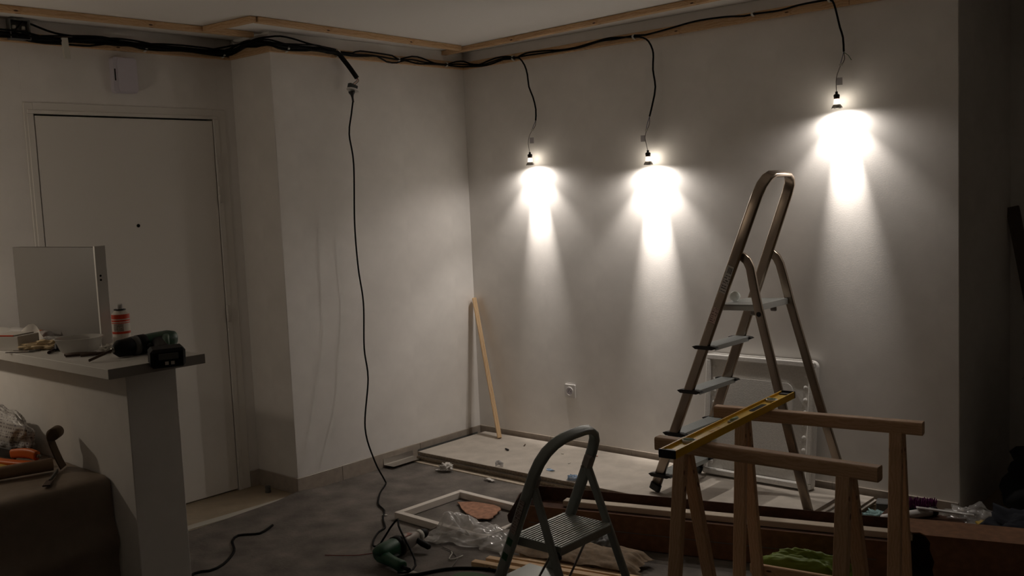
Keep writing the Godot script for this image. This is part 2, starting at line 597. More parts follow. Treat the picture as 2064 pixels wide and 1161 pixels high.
func door():
	var d := Node3D.new()
	d.name = "door_1"
	add_child(d)
	d.set_meta("kind", "structure")
	var zr := 1.609
	var zl := 2.5515
	var top := 2.049
	# pressed metal frame: two jambs and a head with a raised inner band
	var s := begin()
	for e in [[1.527, zr - 0.005], [zl + 0.005, 2.6]]:
		add_box(s, Vector3(0.1, 2.11, e[1] - e[0]), 0.002, Vector3(XD - 0.044, 1.055, (e[0] + e[1]) / 2))
	add_box(s, Vector3(0.1, 2.11 - top - 0.009, zl - zr + 0.01), 0.0003, Vector3(XD - 0.044, (2.11 + top + 0.009) / 2, (zl + zr) / 2))
	for z in [zr - 0.0205, zl + 0.0205]:
		add_box(s, Vector3(0.008, top + 0.009, 0.03), 0.002, Vector3(XD + 0.006, (top + 0.009) / 2, z))
	add_box(s, Vector3(0.008, 0.018, zl - zr + 0.066), 0.002, Vector3(XD + 0.006, top + 0.0185, (zl + zr) / 2))
	part(d, "door_frame", done(s), M.door_paint)
	var leaf := part(d, "door_leaf", box_from(Vector3(XD - 0.036, 0.012, zr), Vector3(XD + 0.006, top, zl), 0.0015), M.door_paint)
	part(leaf, "peephole", lathe([Vector2(0, -0.002), Vector2(0.009, -0.001), Vector2(0.009, 0.002), Vector2(0.005, 0.003), Vector2(0, 0.0015)], 20), M.dark_hole, Transform3D(Basis(Vector3.BACK, -PI / 2), Vector3(XD + 0.0065, 1.507, 2.079)))
	part(d, "door_rebate", box_from(Vector3(XD - 0.09, 0.0, zr - 0.01), Vector3(XD - 0.06, top + 0.02, zl + 0.01)), M.dark_hole)
	for y in [1.815, 1.65, 1.0, 0.18]:
		var hs := begin(true)
		add_lathe(hs, [Vector2(0, -0.047), Vector2(0.006, -0.045), Vector2(0.007, -0.001), Vector2(0.006, 0.0), Vector2(0.007, 0.001), Vector2(0.006, 0.045), Vector2(0, 0.047)], 12)
		hs.set_smooth_group(-1)
		add_box(hs, Vector3(0.003, 0.085, 0.02), 0.0005, Vector3(-0.004, 0, -0.012))
		part(d, "hinge", done(hs), M.door_paint, at(XD + 0.017, y, zr - 0.004))
	# the drop below the leaf is closed by a dark sill
	part(d, "sill", box_from(Vector3(XD - 0.1, 0.0, zr), Vector3(XD - 0.0, 0.004, zl)), M.floor_tile)

func batten(a: Vector3, b: Vector3, w: float, h: float, label: String, m: Material, group := "", n := "wooden_batten"):
	var o := solo(n, label, "batten", box(Vector3(a.distance_to(b), h, w), 0.002), m, along(a, b), group)
	return o

func battens():
	var g := "battens under the ceiling"
	var y := H - 0.0145
	batten(Vector3(-0.085, y, 3.3), Vector3(-0.072, y, 1.515), 0.04, 0.027, "pine batten under the ceiling in front of the entrance door wall", M.pine, g)
	batten(Vector3(-0.051, y - 0.0005, 1.80), Vector3(0.31, y - 0.0005, 1.765), 0.04, 0.027, "short pine batten under the ceiling bridging the corner of the projecting wall", M.pine, g)
	batten(Vector3(0.30, y, 1.742), Vector3(0.195, y, 0.232), 0.04, 0.027, "pine batten under the ceiling along the wall with the hanging cord", M.pine, g)
	batten(Vector3(0.0, y, 0.17), Vector3(3.1, y, 0.385), 0.04, 0.027, "long pine batten under the ceiling above the three hanging lamps", M.pine, g)
	g = "battens on the walls under the cables"
	var t := 0.022
	y = 2.404
	batten(Vector3(XD + t / 2, y, ZP), Vector3(XD + t / 2, y, 3.4), t, 0.044, "pine batten on the wall above the entrance door under thick cables", M.pine, g)
	batten(Vector3(XD + t, y, ZP + t / 2), Vector3(t, y, ZP + t / 2), t, 0.044, "short pine batten on the narrow side of the projecting wall corner", M.pine, g)
	batten(Vector3(t / 2, y, 0), Vector3(t / 2, y, ZP), t, 0.044, "pine batten on the wall behind the hanging cord and its plug", M.pine, g)
	batten(Vector3(t, y, t / 2), Vector3(2.52, y + 0.007, t / 2), t, 0.044, "long pine batten on the wall carrying the cables to the lamps", M.pine, g)
	batten(Vector3(2.522, y + 0.007, t / 2), Vector3(2.995, y + 0.007, t / 2), t, 0.044, "last short pine batten on the lamp wall beyond the third lamp", M.pine, g)

func V(a: Array) -> Array:
	var o := []
	for i in range(0, a.size(), 3):
		o.append(Vector3(a[i], a[i + 1], a[i + 2]))
	return o

func cables():
	# thick conduit along the door wall, round the corner, down to the plug
	var door_run := [-0.318, 2.412, 3.2, -0.318, 2.409, 2.687, -0.318, 2.403, 2.556, -0.318, 2.402, 2.441, -0.316, 2.42, 2.222, -0.316, 2.415, 2.095, -0.318, 2.412, 1.989, -0.318, 2.412, 1.796, -0.312, 2.414, 1.52]
	var turn_run := [-0.142, 2.43, 1.512, -0.03, 2.427, 1.512, 0.04, 2.418, 1.495, 0.043, 2.410, 1.386, 0.043, 2.413, 1.175]
	var p := V(door_run) + V(turn_run) + V([0.046, 2.407, 1.119, 0.05, 2.402, 1.051, 0.052, 2.374, 1.018, 0.06, 2.318, 0.97, 0.07, 2.27, 0.938])
	solo("cable_conduit", "thick black cable sheath running above the door and hanging over the plug", "cable", tube(p, 0.0135, 12), M.black_sheath)
	# three lamp feeds and two shorter ones twist round the conduit
	var ends := [
		[0.037, 2.413, 1.038, 0.037, 2.413, 0.932, 0.037, 2.428, 0.877, 0.037, 2.421, 0.634, 0.033, 2.404, 0.589, 0.037, 2.428, 0.476, 0.037, 2.424, 0.394, 0.033, 2.403, 0.292, 0.033, 2.402, 0.194, 0.037, 2.424, 0.1, 0.05, 2.428, 0.045, 0.09, 2.41, 0.036, 0.167, 2.395, 0.034, 0.231, 2.406, 0.035, 0.314, 2.418, 0.035, 0.396, 2.416, 0.035, 0.463, 2.404, 0.034],
		[0.040, 2.402, 1.039, 0.034, 2.397, 0.934, 0.034, 2.404, 0.824, 0.034, 2.409, 0.749, 0.033, 2.383, 0.676, 0.033, 2.383, 0.598, 0.037, 2.4, 0.538, 0.037, 2.389, 0.438, 0.033, 2.395, 0.314, 0.034, 2.397, 0.194, 0.036, 2.395, 0.1, 0.045, 2.395, 0.05, 0.09, 2.392, 0.037, 0.187, 2.383, 0.034, 0.271, 2.386, 0.034, 0.375, 2.402, 0.034, 0.462, 2.396, 0.034],
		[0.047, 2.407, 1.039, 0.04, 2.407, 0.897, 0.037, 2.411, 0.787, 0.041, 2.401, 0.597, 0.041, 2.408, 0.477, 0.041, 2.4, 0.376, 0.042, 2.4, 0.194, 0.043, 2.408, 0.1, 0.052, 2.408, 0.052, 0.1, 2.4, 0.044, 0.167, 2.387, 0.042, 0.24, 2.392, 0.041, 0.375, 2.407, 0.041, 0.463, 2.4, 0.042]]
	var lamp_runs := [
		[0.476, 2.396, 0.042, 0.516, 2.389, 0.05, 0.552, 2.345, 0.05, 0.571, 2.288, 0.05, 0.579, 2.215, 0.05, 0.606, 2.154, 0.05, 0.625, 2.079, 0.05, 0.622, 2.013, 0.052],
		[0.554, 2.416, 0.035, 0.707, 2.411, 0.035, 0.817, 2.401, 0.035, 0.926, 2.401, 0.035, 1.067, 2.414, 0.035, 1.17, 2.421, 0.035, 1.324, 2.405, 0.036, 1.39, 2.392, 0.046, 1.43, 2.366, 0.05, 1.453, 2.32, 0.05, 1.457, 2.28, 0.05, 1.452, 2.215, 0.05, 1.464, 2.122, 0.05, 1.446, 2.045, 0.05, 1.424, 1.968, 0.054],
		[0.553, 2.402, 0.036, 0.687, 2.399, 0.036, 0.817, 2.396, 0.038, 0.961, 2.396, 0.04, 1.101, 2.411, 0.04, 1.203, 2.41, 0.036, 1.334, 2.412, 0.034, 1.398, 2.406, 0.034, 1.524, 2.415, 0.034, 1.706, 2.432, 0.034, 1.879, 2.429, 0.034, 1.989, 2.417, 0.034, 2.044, 2.419, 0.034, 2.176, 2.415, 0.034, 2.279, 2.425, 0.034, 2.379, 2.427, 0.034, 2.438, 2.423, 0.04, 2.46, 2.4, 0.05, 2.474, 2.347, 0.05, 2.487, 2.289, 0.05, 2.501, 2.241, 0.05, 2.505, 2.175, 0.052]]
	var what := ["first lamp beside the room corner", "middle lamp", "third lamp at the far end"]
	for i in 3:
		var q := []
		var ang := i * 2.1
		for b in smooth_path(V(door_run) + V(turn_run), 0.16):
			var off: Vector3 = Vector3(0.45, 1, 0).normalized() if b.z > 1.53 else Vector3(0.3, 1, 0.3).normalized()
			var out := Vector3(1, 0, 0) if b.z > 1.53 or b.x > 0.03 else Vector3(0, 0, 1)
			q.append(b + off * 0.019 * cos(ang) + out * (0.006 + 0.014 * absf(sin(ang))))
			ang += 0.55
		q += V(ends[i]) + V(lamp_runs[i])
		solo("black_cable", "thin black cable running along the wall battens to the " + what[i], "cable", tube(q, 0.0048, 8), M.black_sheath, Transform3D.IDENTITY, "black lamp cables")
	solo("black_cable", "thin black cable sagging from the grey junction box into the cable bundle", "cable", tube(V([-0.325, 2.477, 2.576, -0.318, 2.452, 2.508, -0.314, 2.433, 2.44, -0.305, 2.425, 2.347, -0.297, 2.42, 2.225, -0.295, 2.404, 2.1, -0.3, 2.4, 1.8, -0.3, 2.4, 1.6]), 0.005, 8), M.black_sheath)
	solo("black_cable", "thin black cable hanging just below the bundle left of the door chime", "cable", tube(V([-0.325, 2.4, 2.62, -0.32, 2.388, 2.563, -0.32, 2.383, 2.491, -0.32, 2.386, 2.397, -0.318, 2.388, 2.277, -0.305, 2.402, 2.2, -0.3, 2.41, 2.05]), 0.0048, 8), M.black_sheath)
	solo("black_cable", "thin black cable arching above the bundle at the projecting wall corner", "cable", tube(V([-0.3, 2.425, 1.6, -0.3, 2.443, 1.525, -0.22, 2.445, 1.51, -0.12, 2.444, 1.515, -0.02, 2.45, 1.515, 0.03, 2.455, 1.48, 0.036, 2.463, 1.414, 0.036, 2.457, 1.335, 0.04, 2.437, 1.223, 0.045, 2.426, 1.106, 0.05, 2.42, 1.06]), 0.0048, 8), M.black_sheath)
	# white saddle clips
	var clips := [[XD + 0.022, 2.409, 1.982, 0, 0.05, "white cable clip over the bundle above the door chime"], [XD + 0.022, 2.412, 1.53, 0, 0.05, "white cable clip in the inner corner beside the projecting wall"],
		[0.022, 2.408, 1.376, 0, 0.05, "white cable clip just past the projecting wall corner"], [0.022, 2.405, 1.037, 0, 0.05, "white cable clip where the thick sheath hangs down to the plug"],
		[0.022, 2.404, 0.583, 0, 0.034, "white cable clip halfway between the plug and the room corner"], [0.022, 2.402, 0.185, 0, 0.034, "white cable clip beside the room corner"],
		[0.45, 2.401, 0.022, 1, 0.034, "white cable clip above the first hanging lamp"], [1.324, 2.407, 0.022, 1, 0.028, "white cable clip above the middle hanging lamp"],
		[2.036, 2.42, 0.022, 1, 0.022, "white cable clip between the middle and the third lamp"], [2.431, 2.425, 0.022, 1, 0.022, "white cable clip above the third hanging lamp"]]
	for c in clips:
		var hgt: float = c[4]
		var dep := 0.034 if hgt > 0.04 else 0.024
		var o := PackedVector2Array()
		for k in 9:
			var a := PI * k / 8.0 - PI / 2
			o.append(Vector2(cos(a) * dep, sin(a) * hgt * 0.5))
		for k in range(8, -1, -1):
			var a := PI * k / 8.0 - PI / 2
			o.append(Vector2(cos(a) * (dep - 0.003), sin(a) * (hgt * 0.5 - 0.003)))
		var x := Transform3D(Basis(), Vector3(c[0], c[1], c[2] - 0.005))
		if c[3] == 1:
			x = Transform3D(Basis(Vector3.UP, -PI / 2), Vector3(c[0] - 0.005, c[1], c[2]))
			x = Transform3D(Basis(Vector3(0, 0, 1), Vector3(0, 1, 0), Vector3(-1, 0, 0)), Vector3(c[0] + 0.005, c[1], c[2]))
		solo("cable_clip", c[5], "clip", prism(o, 0.011), M.clip_plastic, x, "white cable clips")

# ---------------------------------------------------------------- the lamps
func lamp(label: String, foot: Vector3, head: Vector3, wires: Array, tag_at: Vector3, spare: Array, power: float, sway: float, group := "bare hanging lamps"):
	var up := (head - foot).normalized()
	var x := Vector3.RIGHT
	var z := x.cross(up).normalized()
	x = up.cross(z)
	var t := thing("hanging_lamp", label, "lamp", foot, 0.0, group)
	var b := Transform3D(Basis(x, up, z), Vector3.ZERO)
	var len_ := (head - foot).length()
	var k := len_ / 0.08
	part(t, "socket", lathe([Vector2(0, 0.053), Vector2(0.0135, 0.053), Vector2(0.0145, 0.057), Vector2(0.0145, 0.063), Vector2(0.012, 0.067), Vector2(0.0065, 0.069), Vector2(0.006, 0.08), Vector2(0, 0.08)].map(func(q): return q * k), 20), M.black_plastic, b)
	part(t, "collar", lathe([Vector2(0, 0.0455), Vector2(0.0125, 0.0455), Vector2(0.0135, 0.047), Vector2(0.0135, 0.0528), Vector2(0, 0.0528)].map(func(q): return q * k), 20), M.lamp_collar, b)
	var neck := part(t, "bulb_neck", lathe([Vector2(0, 0.021), Vector2(0.0155, 0.021), Vector2(0.0145, 0.03), Vector2(0.0125, 0.0452), Vector2(0, 0.0452)].map(func(q): return q * k), 20, true), M.lamp_glow, b)
	part(t, "reflector", lathe([Vector2(0.0255, 0.0), Vector2(0.0265, 0.0015), Vector2(0.024, 0.009), Vector2(0.0185, 0.017), Vector2(0.0158, 0.0208), Vector2(0.0142, 0.0195), Vector2(0.017, 0.0155), Vector2(0.0225, 0.008), Vector2(0.0248, 0.001)].map(func(q): return q * k), 28, true), M.lamp_reflector, b)
	part(t, "lens", lathe([Vector2(0, 0.002), Vector2(0.015, 0.0025), Vector2(0.0238, 0.0045), Vector2(0.0225, 0.0075), Vector2(0, 0.0075)].map(func(q): return q * k), 24, true), M.lamp_glow, b)
	var wl := V(wires)
	for i in wl.size():
		wl[i] -= foot
	var n := wl.size()
	part(t, "flex", tube([wl[2], wl[3], wl[4], wl[5] + Vector3(0, -0.004, 0)], 0.0017, 6), M.grey_flex)
	var side := Vector3(0.007, 0, 0)
	part(t, "wire", tube([wl[0], wl[1] + side, wl[2] + side * 0.5], 0.0014, 6, 0.01), M.black_sheath)
	part(t, "wire", tube([wl[0], wl[1] - side, wl[2] - side * 0.5], 0.0014, 6, 0.01), M.blue_wire)
	var s := begin()
	add_box(s, Vector3(0.016, 0.012, 0.008), 0.002)
	part(t, "connector", done(s), M.clip_plastic, Transform3D(Basis(Vector3.BACK, 0.3), wl[2]))
	part(t, "tag", box(Vector3(0.026, 0.034, 0.001), 0.0003), M.clear_tag, Transform3D(Basis(Vector3.UP, 0.3), tag_at - foot))
	if spare.size() > 0:
		var sp := V(spare)
		part(t, "spare_wire", tube([sp[0] - foot, (sp[0] + sp[1]) * 0.5 - foot + Vector3(0.003, 0.004, 0), sp[1] - foot], 0.0014, 6, 0.01), M.green_wire)
	# light leaves the reflector as a bright narrow core, a wider beam and a faint wide spill
	for e in [["beam", 17.5, 1.0, 1.75], ["flood", 51.0, 0.5, 0.27], ["spill", 89.0, 0.5, 0.16]]:
		var l := SpotLight3D.new()
		l.name = e[0]
		l.light_color = Color(1.0, 0.962, 0.925)
		l.light_energy = power * e[3] * LAMP
		l.spot_range = 12.0
		l.spot_attenuation = 2.0
		l.spot_angle = e[1]
		l.spot_angle_attenuation = e[2]
		l.light_size = 0.012
		l.shadow_enabled = true
		t.add_child(l, true)
		l.look_at_from_position(foot - up * 0.003, foot - up + x * sway * (1.0 if e[0] == "beam" else 0.4) - Vector3(0, 0, 0.22 if e[0] == "beam" else 0.0), Vector3.RIGHT)
	for o in [t]:
		var leak := OmniLight3D.new()
		leak.name = "leak"
		leak.light_color = Color(1.0, 0.95, 0.88)
		leak.light_energy = power * 0.0065 * LAMP
		leak.omni_range = 12.0
		leak.omni_attenuation = 2.0
		leak.light_size = 0.01
		leak.shadow_enabled = true
		t.add_child(leak, true)
		leak.position = up * 0.033 * k

const LAMP := 1.75

func lamps():
	lamp("first bare hanging lamp, close to the room corner above the socket outlet", Vector3(0.576, 1.751, 0.063), Vector3(0.575, 1.83, 0.063), [0.622, 2.013, 0.052, 0.614, 1.985, 0.055, 0.6, 1.959, 0.06, 0.575, 1.923, 0.062, 0.566, 1.879, 0.063, 0.575, 1.83, 0.063], Vector3(0.592, 1.898, 0.06), [], 0.85, 0.01)
	lamp("middle bare hanging lamp, left of the tall ladder's handrail", Vector3(1.413, 1.709, 0.063), Vector3(1.412, 1.788, 0.063), [1.424, 1.968, 0.054, 1.416, 1.93, 0.056, 1.406, 1.897, 0.06, 1.398, 1.862, 0.064, 1.4, 1.836, 0.063, 1.412, 1.788, 0.063], Vector3(1.383, 1.853, 0.062), [], 1.25, -0.01)
	lamp("highest bare hanging lamp, right of the tall ladder with a loose green wire", Vector3(2.474, 1.915, 0.063), Vector3(2.472, 1.994, 0.063), [2.505, 2.175, 0.052, 2.503, 2.138, 0.056, 2.494, 2.116, 0.06, 2.478, 2.073, 0.066, 2.471, 2.04, 0.063, 2.472, 1.994, 0.063], Vector3(2.487, 2.04, 0.062), [2.508, 2.17, 0.056, 2.544, 2.131, 0.06], 0.85, 0.035)
	# a fourth lamp of the room, outside the picture on the kitchen side behind the counter
	var foot := Vector3(0.2, 1.45, 3.68)
	var t := thing("kitchen_lamp", "bare bulb hanging from the ceiling on the kitchen side of the counter", "lamp", foot)
	part(t, "bulb", lathe([Vector2(0, 0), Vector2(0.018, 0.004), Vector2(0.029, 0.022), Vector2(0.028, 0.04), Vector2(0.016, 0.066), Vector2(0.013, 0.08), Vector2(0, 0.08)], 20, true), M.lamp_glow)
	part(t, "socket", lathe([Vector2(0, 0.079), Vector2(0.017, 0.079), Vector2(0.017, 0.11), Vector2(0.006, 0.12), Vector2(0, 0.12)], 16), M.black_plastic)
	part(t, "cord", tube([Vector3(0, 0.118, 0), Vector3(0.004, 0.25, 0), Vector3(0, H - 1.45, 0)], 0.003, 6), M.black_sheath)
	var l := OmniLight3D.new()
	l.name = "glow"
	l.light_color = Color(1.0, 0.93, 0.84)
	l.light_energy = 0.23
	l.omni_range = 12.0
	l.omni_attenuation = 2.0
	l.light_size = 0.02
	l.shadow_enabled = true
	t.add_child(l)
	l.position = Vector3(0, 0.035, 0)

func wall_fittings():
	# socket outlet
	var t := thing("socket_outlet", "square white wall socket outlet with a round recessed face", "socket", Vector3(0.765, 0.389, 0.0))
	part(t, "plate", prism(rounded(0.08, 0.08, 0.006), 0.009), M.white_plastic)
	part(t, "face", lathe([Vector2(0.026, 0.0), Vector2(0.026, 0.004), Vector2(0.023, 0.0045), Vector2(0.0215, 0.002), Vector2(0, 0.0018)], 28), M.white_plastic, Transform3D(Basis(Vector3.RIGHT, PI / 2), Vector3(0, 0, 0.009)))
	part(t, "recess", lathe([Vector2(0.0205, 0.0), Vector2(0.0205, 0.0006), Vector2(0, 0.0006)], 28), M.chime_plastic, Transform3D(Basis(Vector3.RIGHT, PI / 2), Vector3(0, 0, 0.0108)))
	for x in [-0.009, 0.009]:
		part(t, "pin_hole", lathe([Vector2(0.0026, 0), Vector2(0.0026, 0.0005), Vector2(0, 0.0005)], 12), M.dark_hole, Transform3D(Basis(Vector3.RIGHT, PI / 2), Vector3(x, -0.002, 0.0114)))
	part(t, "earth_pin", lathe([Vector2(0.0022, 0), Vector2(0.0022, 0.008), Vector2(0, 0.009)], 10), M.dark_hole, Transform3D(Basis(Vector3.RIGHT, PI / 2), Vector3(0.0, 0.009, 0.0114)))
	# door chime
	t = thing("door_chime", "white plastic door chime box on the wall above the entrance door", "chime", Vector3(XD, 2.26, 2.1))
	var s := begin()
	add_prism(s, rounded(0.125, 0.175, 0.014), 0.035, Transform3D(Basis(Vector3(0, 0, -1), Vector3(0, 1, 0), Vector3(1, 0, 0)), Vector3.ZERO))
	part(t, "case", done(s), M.chime_plastic)
	s = begin()
	add_prism(s, rounded(0.1, 0.165, 0.01), 0.006, Transform3D(Basis(Vector3(0, 0, -1), Vector3(0, 1, 0), Vector3(1, 0, 0)), Vector3(0.035, 0, -0.012)))
	part(t, "cover", done(s), M.chime_plastic)
	part(t, "slot", box(Vector3(0.003, 0.058, 0.006), 0.0005), M.dark_hole, Transform3D(Basis(), Vector3(0.0355, 0.0, 0.053)))
	# junction box
	t = thing("junction_box", "small grey open junction box on the wall at the cable bundle", "box", Vector3(XD + 0.022, 2.434, 2.605))
	s = begin()
	var w := 0.092
	add_box(s, Vector3(0.004, w, w), 0.001, Vector3(0.002, 0, 0))
	for e in [-1, 1]:
		add_box(s, Vector3(0.04, w, 0.004), 0.001, Vector3(0.022, 0, e * (w / 2 - 0.002)))
		add_box(s, Vector3(0.04, 0.004, w - 0.008), 0.001, Vector3(0.022, e * (w / 2 - 0.002), 0))
	part(t, "case", done(s), M.grey_plastic)
	for q in [[0.012, 0.018], [-0.016, -0.004], [0.01, -0.024]]:
		part(t, "wire_connector", box(Vector3(0.014, 0.018, 0.016), 0.003), M.clip_plastic, at(0.013, q[0], q[1]))
	part(t, "wire", tube([Vector3(0.02, 0.04, -0.02), Vector3(0.03, 0.02, 0.0), Vector3(0.022, -0.01, 0.02), Vector3(0.02, -0.035, 0.01)], 0.003, 6), M.black_sheath)
	# a pale strip of trunking hanging over the bundle
	s = begin()
	add_box(s, Vector3(0.004, 0.098, 0.028), 0.001)
	add_box(s, Vector3(0.012, 0.098, 0.003), 0.0008, Vector3(-0.006, 0, 0.0125))
	add_box(s, Vector3(0.03, 0.004, 0.028), 0.001, Vector3(-0.015, 0.047, 0))
	solo("hanging_strap", "short pale plastic strap hanging from the cable bundle left of the chime", "strap", done(s), M.clip_plastic, Transform3D(Basis(Vector3.RIGHT, 0.06), Vector3(-0.292, 2.363, 2.404)))
	# plug assembly under the thick sheath
	t = thing("hanging_plug", "white round socket with terminal block and black plug hanging below the thick sheath", "plug", Vector3(0.075, 2.2, 0.975))
	var tilt := Basis(Vector3.RIGHT, -0.3)
	part(t, "terminal_block", box(Vector3(0.026, 0.03, 0.056), 0.003), M.blackish, Transform3D(tilt, Vector3(0, 0.018, 0.003)))
	part(t, "socket_disc", lathe([Vector2(0, 0), Vector2(0.034, 0.0), Vector2(0.036, 0.003), Vector2(0.034, 0.007), Vector2(0, 0.007)], 28), M.white_plastic, Transform3D(tilt, Vector3(0, -0.001, 0.004)))
	part(t, "plug", lathe([Vector2(0, -0.062), Vector2(0.0055, -0.062), Vector2(0.0062, -0.035), Vector2(0.009, -0.022), Vector2(0.017, -0.01), Vector2(0.019, 0.0), Vector2(0, 0.0)], 20, true), M.black_plastic, Transform3D(Basis(Vector3.RIGHT, 0.12), Vector3(0.0, -0.005, 0.012)))
	for k in 3:
		part(t, "wire", tube([Vector3(-0.005, 0.072, -0.037 + k * 0.002), Vector3(0.004, 0.055, -0.042 + k * 0.008), Vector3(0, 0.03, -0.014 + k * 0.013)], 0.0015, 6, 0.01), [M.black_sheath, M.copper, M.black_sheath][k])
	# the long cord from the plug down to the floor
	var p := V([0.075, 2.145, 0.98, 0.075, 2.06, 1.0, 0.085, 1.955, 1.03, 0.09, 1.79, 1.015, 0.095, 1.46, 1.037, 0.1, 1.21, 1.034, 0.11, 1.01, 1.02, 0.13, 0.76, 1.05, 0.16, 0.589, 1.06, 0.2, 0.328, 1.135, 0.235, 0.14, 1.11, 0.275, 0.03, 1.08, 0.3, 0.014, 1.095, 0.38, 0.013, 1.2, 0.45, 0.013, 1.275, 0.546, 0.013, 1.361, 0.647, 0.013, 1.41, 0.731, 0.013, 1.493, 0.82, 0.013, 1.56, 0.855, 0.013, 1.59, 0.87, 0.013, 1.64, 0.94, 0.013, 1.735, 1.02, 0.02, 1.8, 1.06, 0.04, 1.795, 1.07, 0.1, 1.74, 1.09, 0.135, 1.71, 1.15, 0.13, 1.76, 1.23, 0.1, 1.8, 1.3, 0.05, 1.82, 1.37, 0.03, 1.87, 1.4, 0.03, 1.94, 1.385, 0.04, 1.985])
	solo("power_cord", "long black power cord hanging from the plug to the green drill on the floor", "cord", tube(p, 0.0045, 8), M.black_sheath)

# ---------------------------------------------------------------- floor, boards
func felt_y(x: float, z: float) -> float:
	return 0.0045 + 0.0025 * sin(x * 9.0 + z * 5.0) * sin(z * 7.0 - x * 3.0)

func boards_and_floor():
	# the protective felt: laid from the pillar edge out into the room
	var ns := noise(4, 1.4)
	var f := func(u: float, v: float) -> Vector3:
		var z := lerpf(0.66, 6.6, v)
		var x0 := 0.012
		if z > ZP:
			x0 = 0.012 + 0.045 * smoothstep(ZP, ZP + 0.7, z)
		var uu := u * u * 0.6 + u * 0.4
		var x := lerpf(x0, 6.2, uu)
		var y := 0.003 + 0.0035 * (0.5 + 0.5 * ns.get_noise_2d(x, z * 1.5))
		y += 0.016 * exp(-(pow((x - 0.03) / 0.07, 2) + pow((z - 1.47) / 0.09, 2)))
		y += 0.006 * exp(-pow((x - 0.25 - 0.1 * sin(z * 3.0)) / 0.05, 2)) * smoothstep(1.2, 1.6, z) * (1.0 - smoothstep(2.2, 2.7, z))
		return Vector3(x, y, z)
	var flip := func(u: float, v: float) -> Vector3: return f.call(v, u)
	var felt := solo("floor_felt", "large grey protective felt sheet covering the working area of the floor", "floor felt", sheet(130, 110, flip, 0.002), M.felt)
	felt.set_meta("kind", "thing")
	var s := begin()
	add_box(s, Vector3(0.062, 0.0015, 0.86), 0.0003, Vector3(0, 0, 0))
	solo("masking_tape", "pale strip of tape along the felt edge by the entrance door", "tape", done(s), M.clip_plastic, at(0.0, 0.0018, 1.96, -0.04))
	solo("door_stop", "small dark cylindrical door stop on the tiled floor by the entrance", "door stop", lathe([Vector2(0, 0), Vector2(0.016, 0), Vector2(0.016, 0.012), Vector2(0.0145, 0.014), Vector2(0.0145, 0.027), Vector2(0.016, 0.029), Vector2(0.014, 0.036), Vector2(0, 0.037)], 20), M.grey_plastic, at(-0.18, 0.0, 1.535))
	solo("black_cable", "loose black cable end curling on the felt beside the counter wall", "cable", tube(V([0.75, 0.011, 2.6, 0.6, 0.011, 2.46, 0.63, 0.012, 2.40, 0.612, 0.012, 2.321, 0.51, 0.012, 2.2, 0.38, 0.012, 2.125, 0.335, 0.012, 2.063, 0.37, 0.012, 2.02, 0.398, 0.012, 1.985, 0.385, 0.016, 1.93, 0.373, 0.022, 1.892]), 0.006, 8), M.black_sheath)
	# stack of plasterboards: four boards flush, a narrow strip in front
	var labels := ["lowest plasterboard of the stack along the lamp wall", "second plasterboard from the bottom of the stack", "third plasterboard from the bottom, just under the top one", "topmost plasterboard carrying the tall ladder, white paper face upward"]
	var dx := [0.006, -0.004, 0.012, 0.0]
	var dz := [-0.004, 0.006, -0.006, 0.0]
	for i in 4:
		var t := thing("plasterboard", labels[i], "plasterboard", Vector3(1.35 + dx[i], 0.0125 + 0.013 * i, 0.34 + dz[i]), 0.0, "stacked plasterboards")
		part(t, "core", box(Vector3(2.545, 0.0108, 0.5985), 0.0005), M.plasterboard_edge, at(0, 0.00625, 0))
		part(t, "paper_face", box(Vector3(2.542, 0.0009, 0.596), 0.0003), M.plasterboard_paper, at(0, 0.0121, 0))
	var wd := box(Vector3(2.62, 0.0115, 0.70), 0.001)
	solo("base_board", "thin pale board under the plasterboard stack showing a narrow front edge", "board", wd, M.plank_white, at(1.32, 0.0062, 0.334 + 0.003, -0.012))
	# metal profile lying between the stack and the left wall
	var o := PackedVector2Array([Vector2(0, 0), Vector2(0.088, -0.002), Vector2(0.0885, -0.0008), Vector2(0.006, 0.0015), Vector2(0.0022, 0.004), Vector2(0.0015, 0.036), Vector2(0, 0.036)])
	var st := begin()
	add_prism(st, o, 0.235, Transform3D(Basis(), Vector3(0, 0, 0.0)))
	solo("metal_profile", "bent sheet metal profile sticking out between the plasterboards and the baseboard", "metal profile", done(st), M.galvanised, Transform3D(Basis(Vector3.BACK, 0.05), Vector3(0.0125, 0.022, 0.62)))
	st = begin()
	add_prism(st, PackedVector2Array([Vector2(0, 0), Vector2(0.045, 0), Vector2(0.045, 0.0015), Vector2(0.0015, 0.0015), Vector2(0.0015, 0.04), Vector2(0, 0.04)]), 0.53)
	solo("edge_profile", "long dark edge profile in the gap between plasterboards and left baseboard", "profile", done(st), M.grey_plastic, at(0.0125, 0.0135, 0.045))
	# timber leaning in the corner
	var a := Vector3(0.29, 0.067, 0.135)
	var b := Vector3(0.032, 0.93, 0.036)
	solo("leaning_batten", "short pale pine batten leaning into the room corner", "batten", box(Vector3(a.distance_to(b), 0.042, 0.026), 0.002), M.pale_pine, along(a, b, Vector3(0.75, 0, 0.66)))
	# scraps on the boards and the felt
	var sc := blob(Vector3(0.06, 0.04, 0.045), 3, 0.9, 1.9, 18, -0.4)
	solo("crumpled_tissue", "crumpled white paper scrap against the front of the plasterboard stack", "paper scrap", sc, M.white_paper, at(0.395, 0.032, 0.715, 0.4))
	solo("paper_strip", "small torn white paper strip on the felt left of the crumpled scrap", "paper scrap", sheet(8, 3, func(u, v): return Vector3(u * 0.055, 0.006 + 0.012 * u * u, v * 0.016 + 0.004 * sin(u * 9.0)), 0.001), M.white_paper, at(0.322, 0.005, 0.715, -0.15))
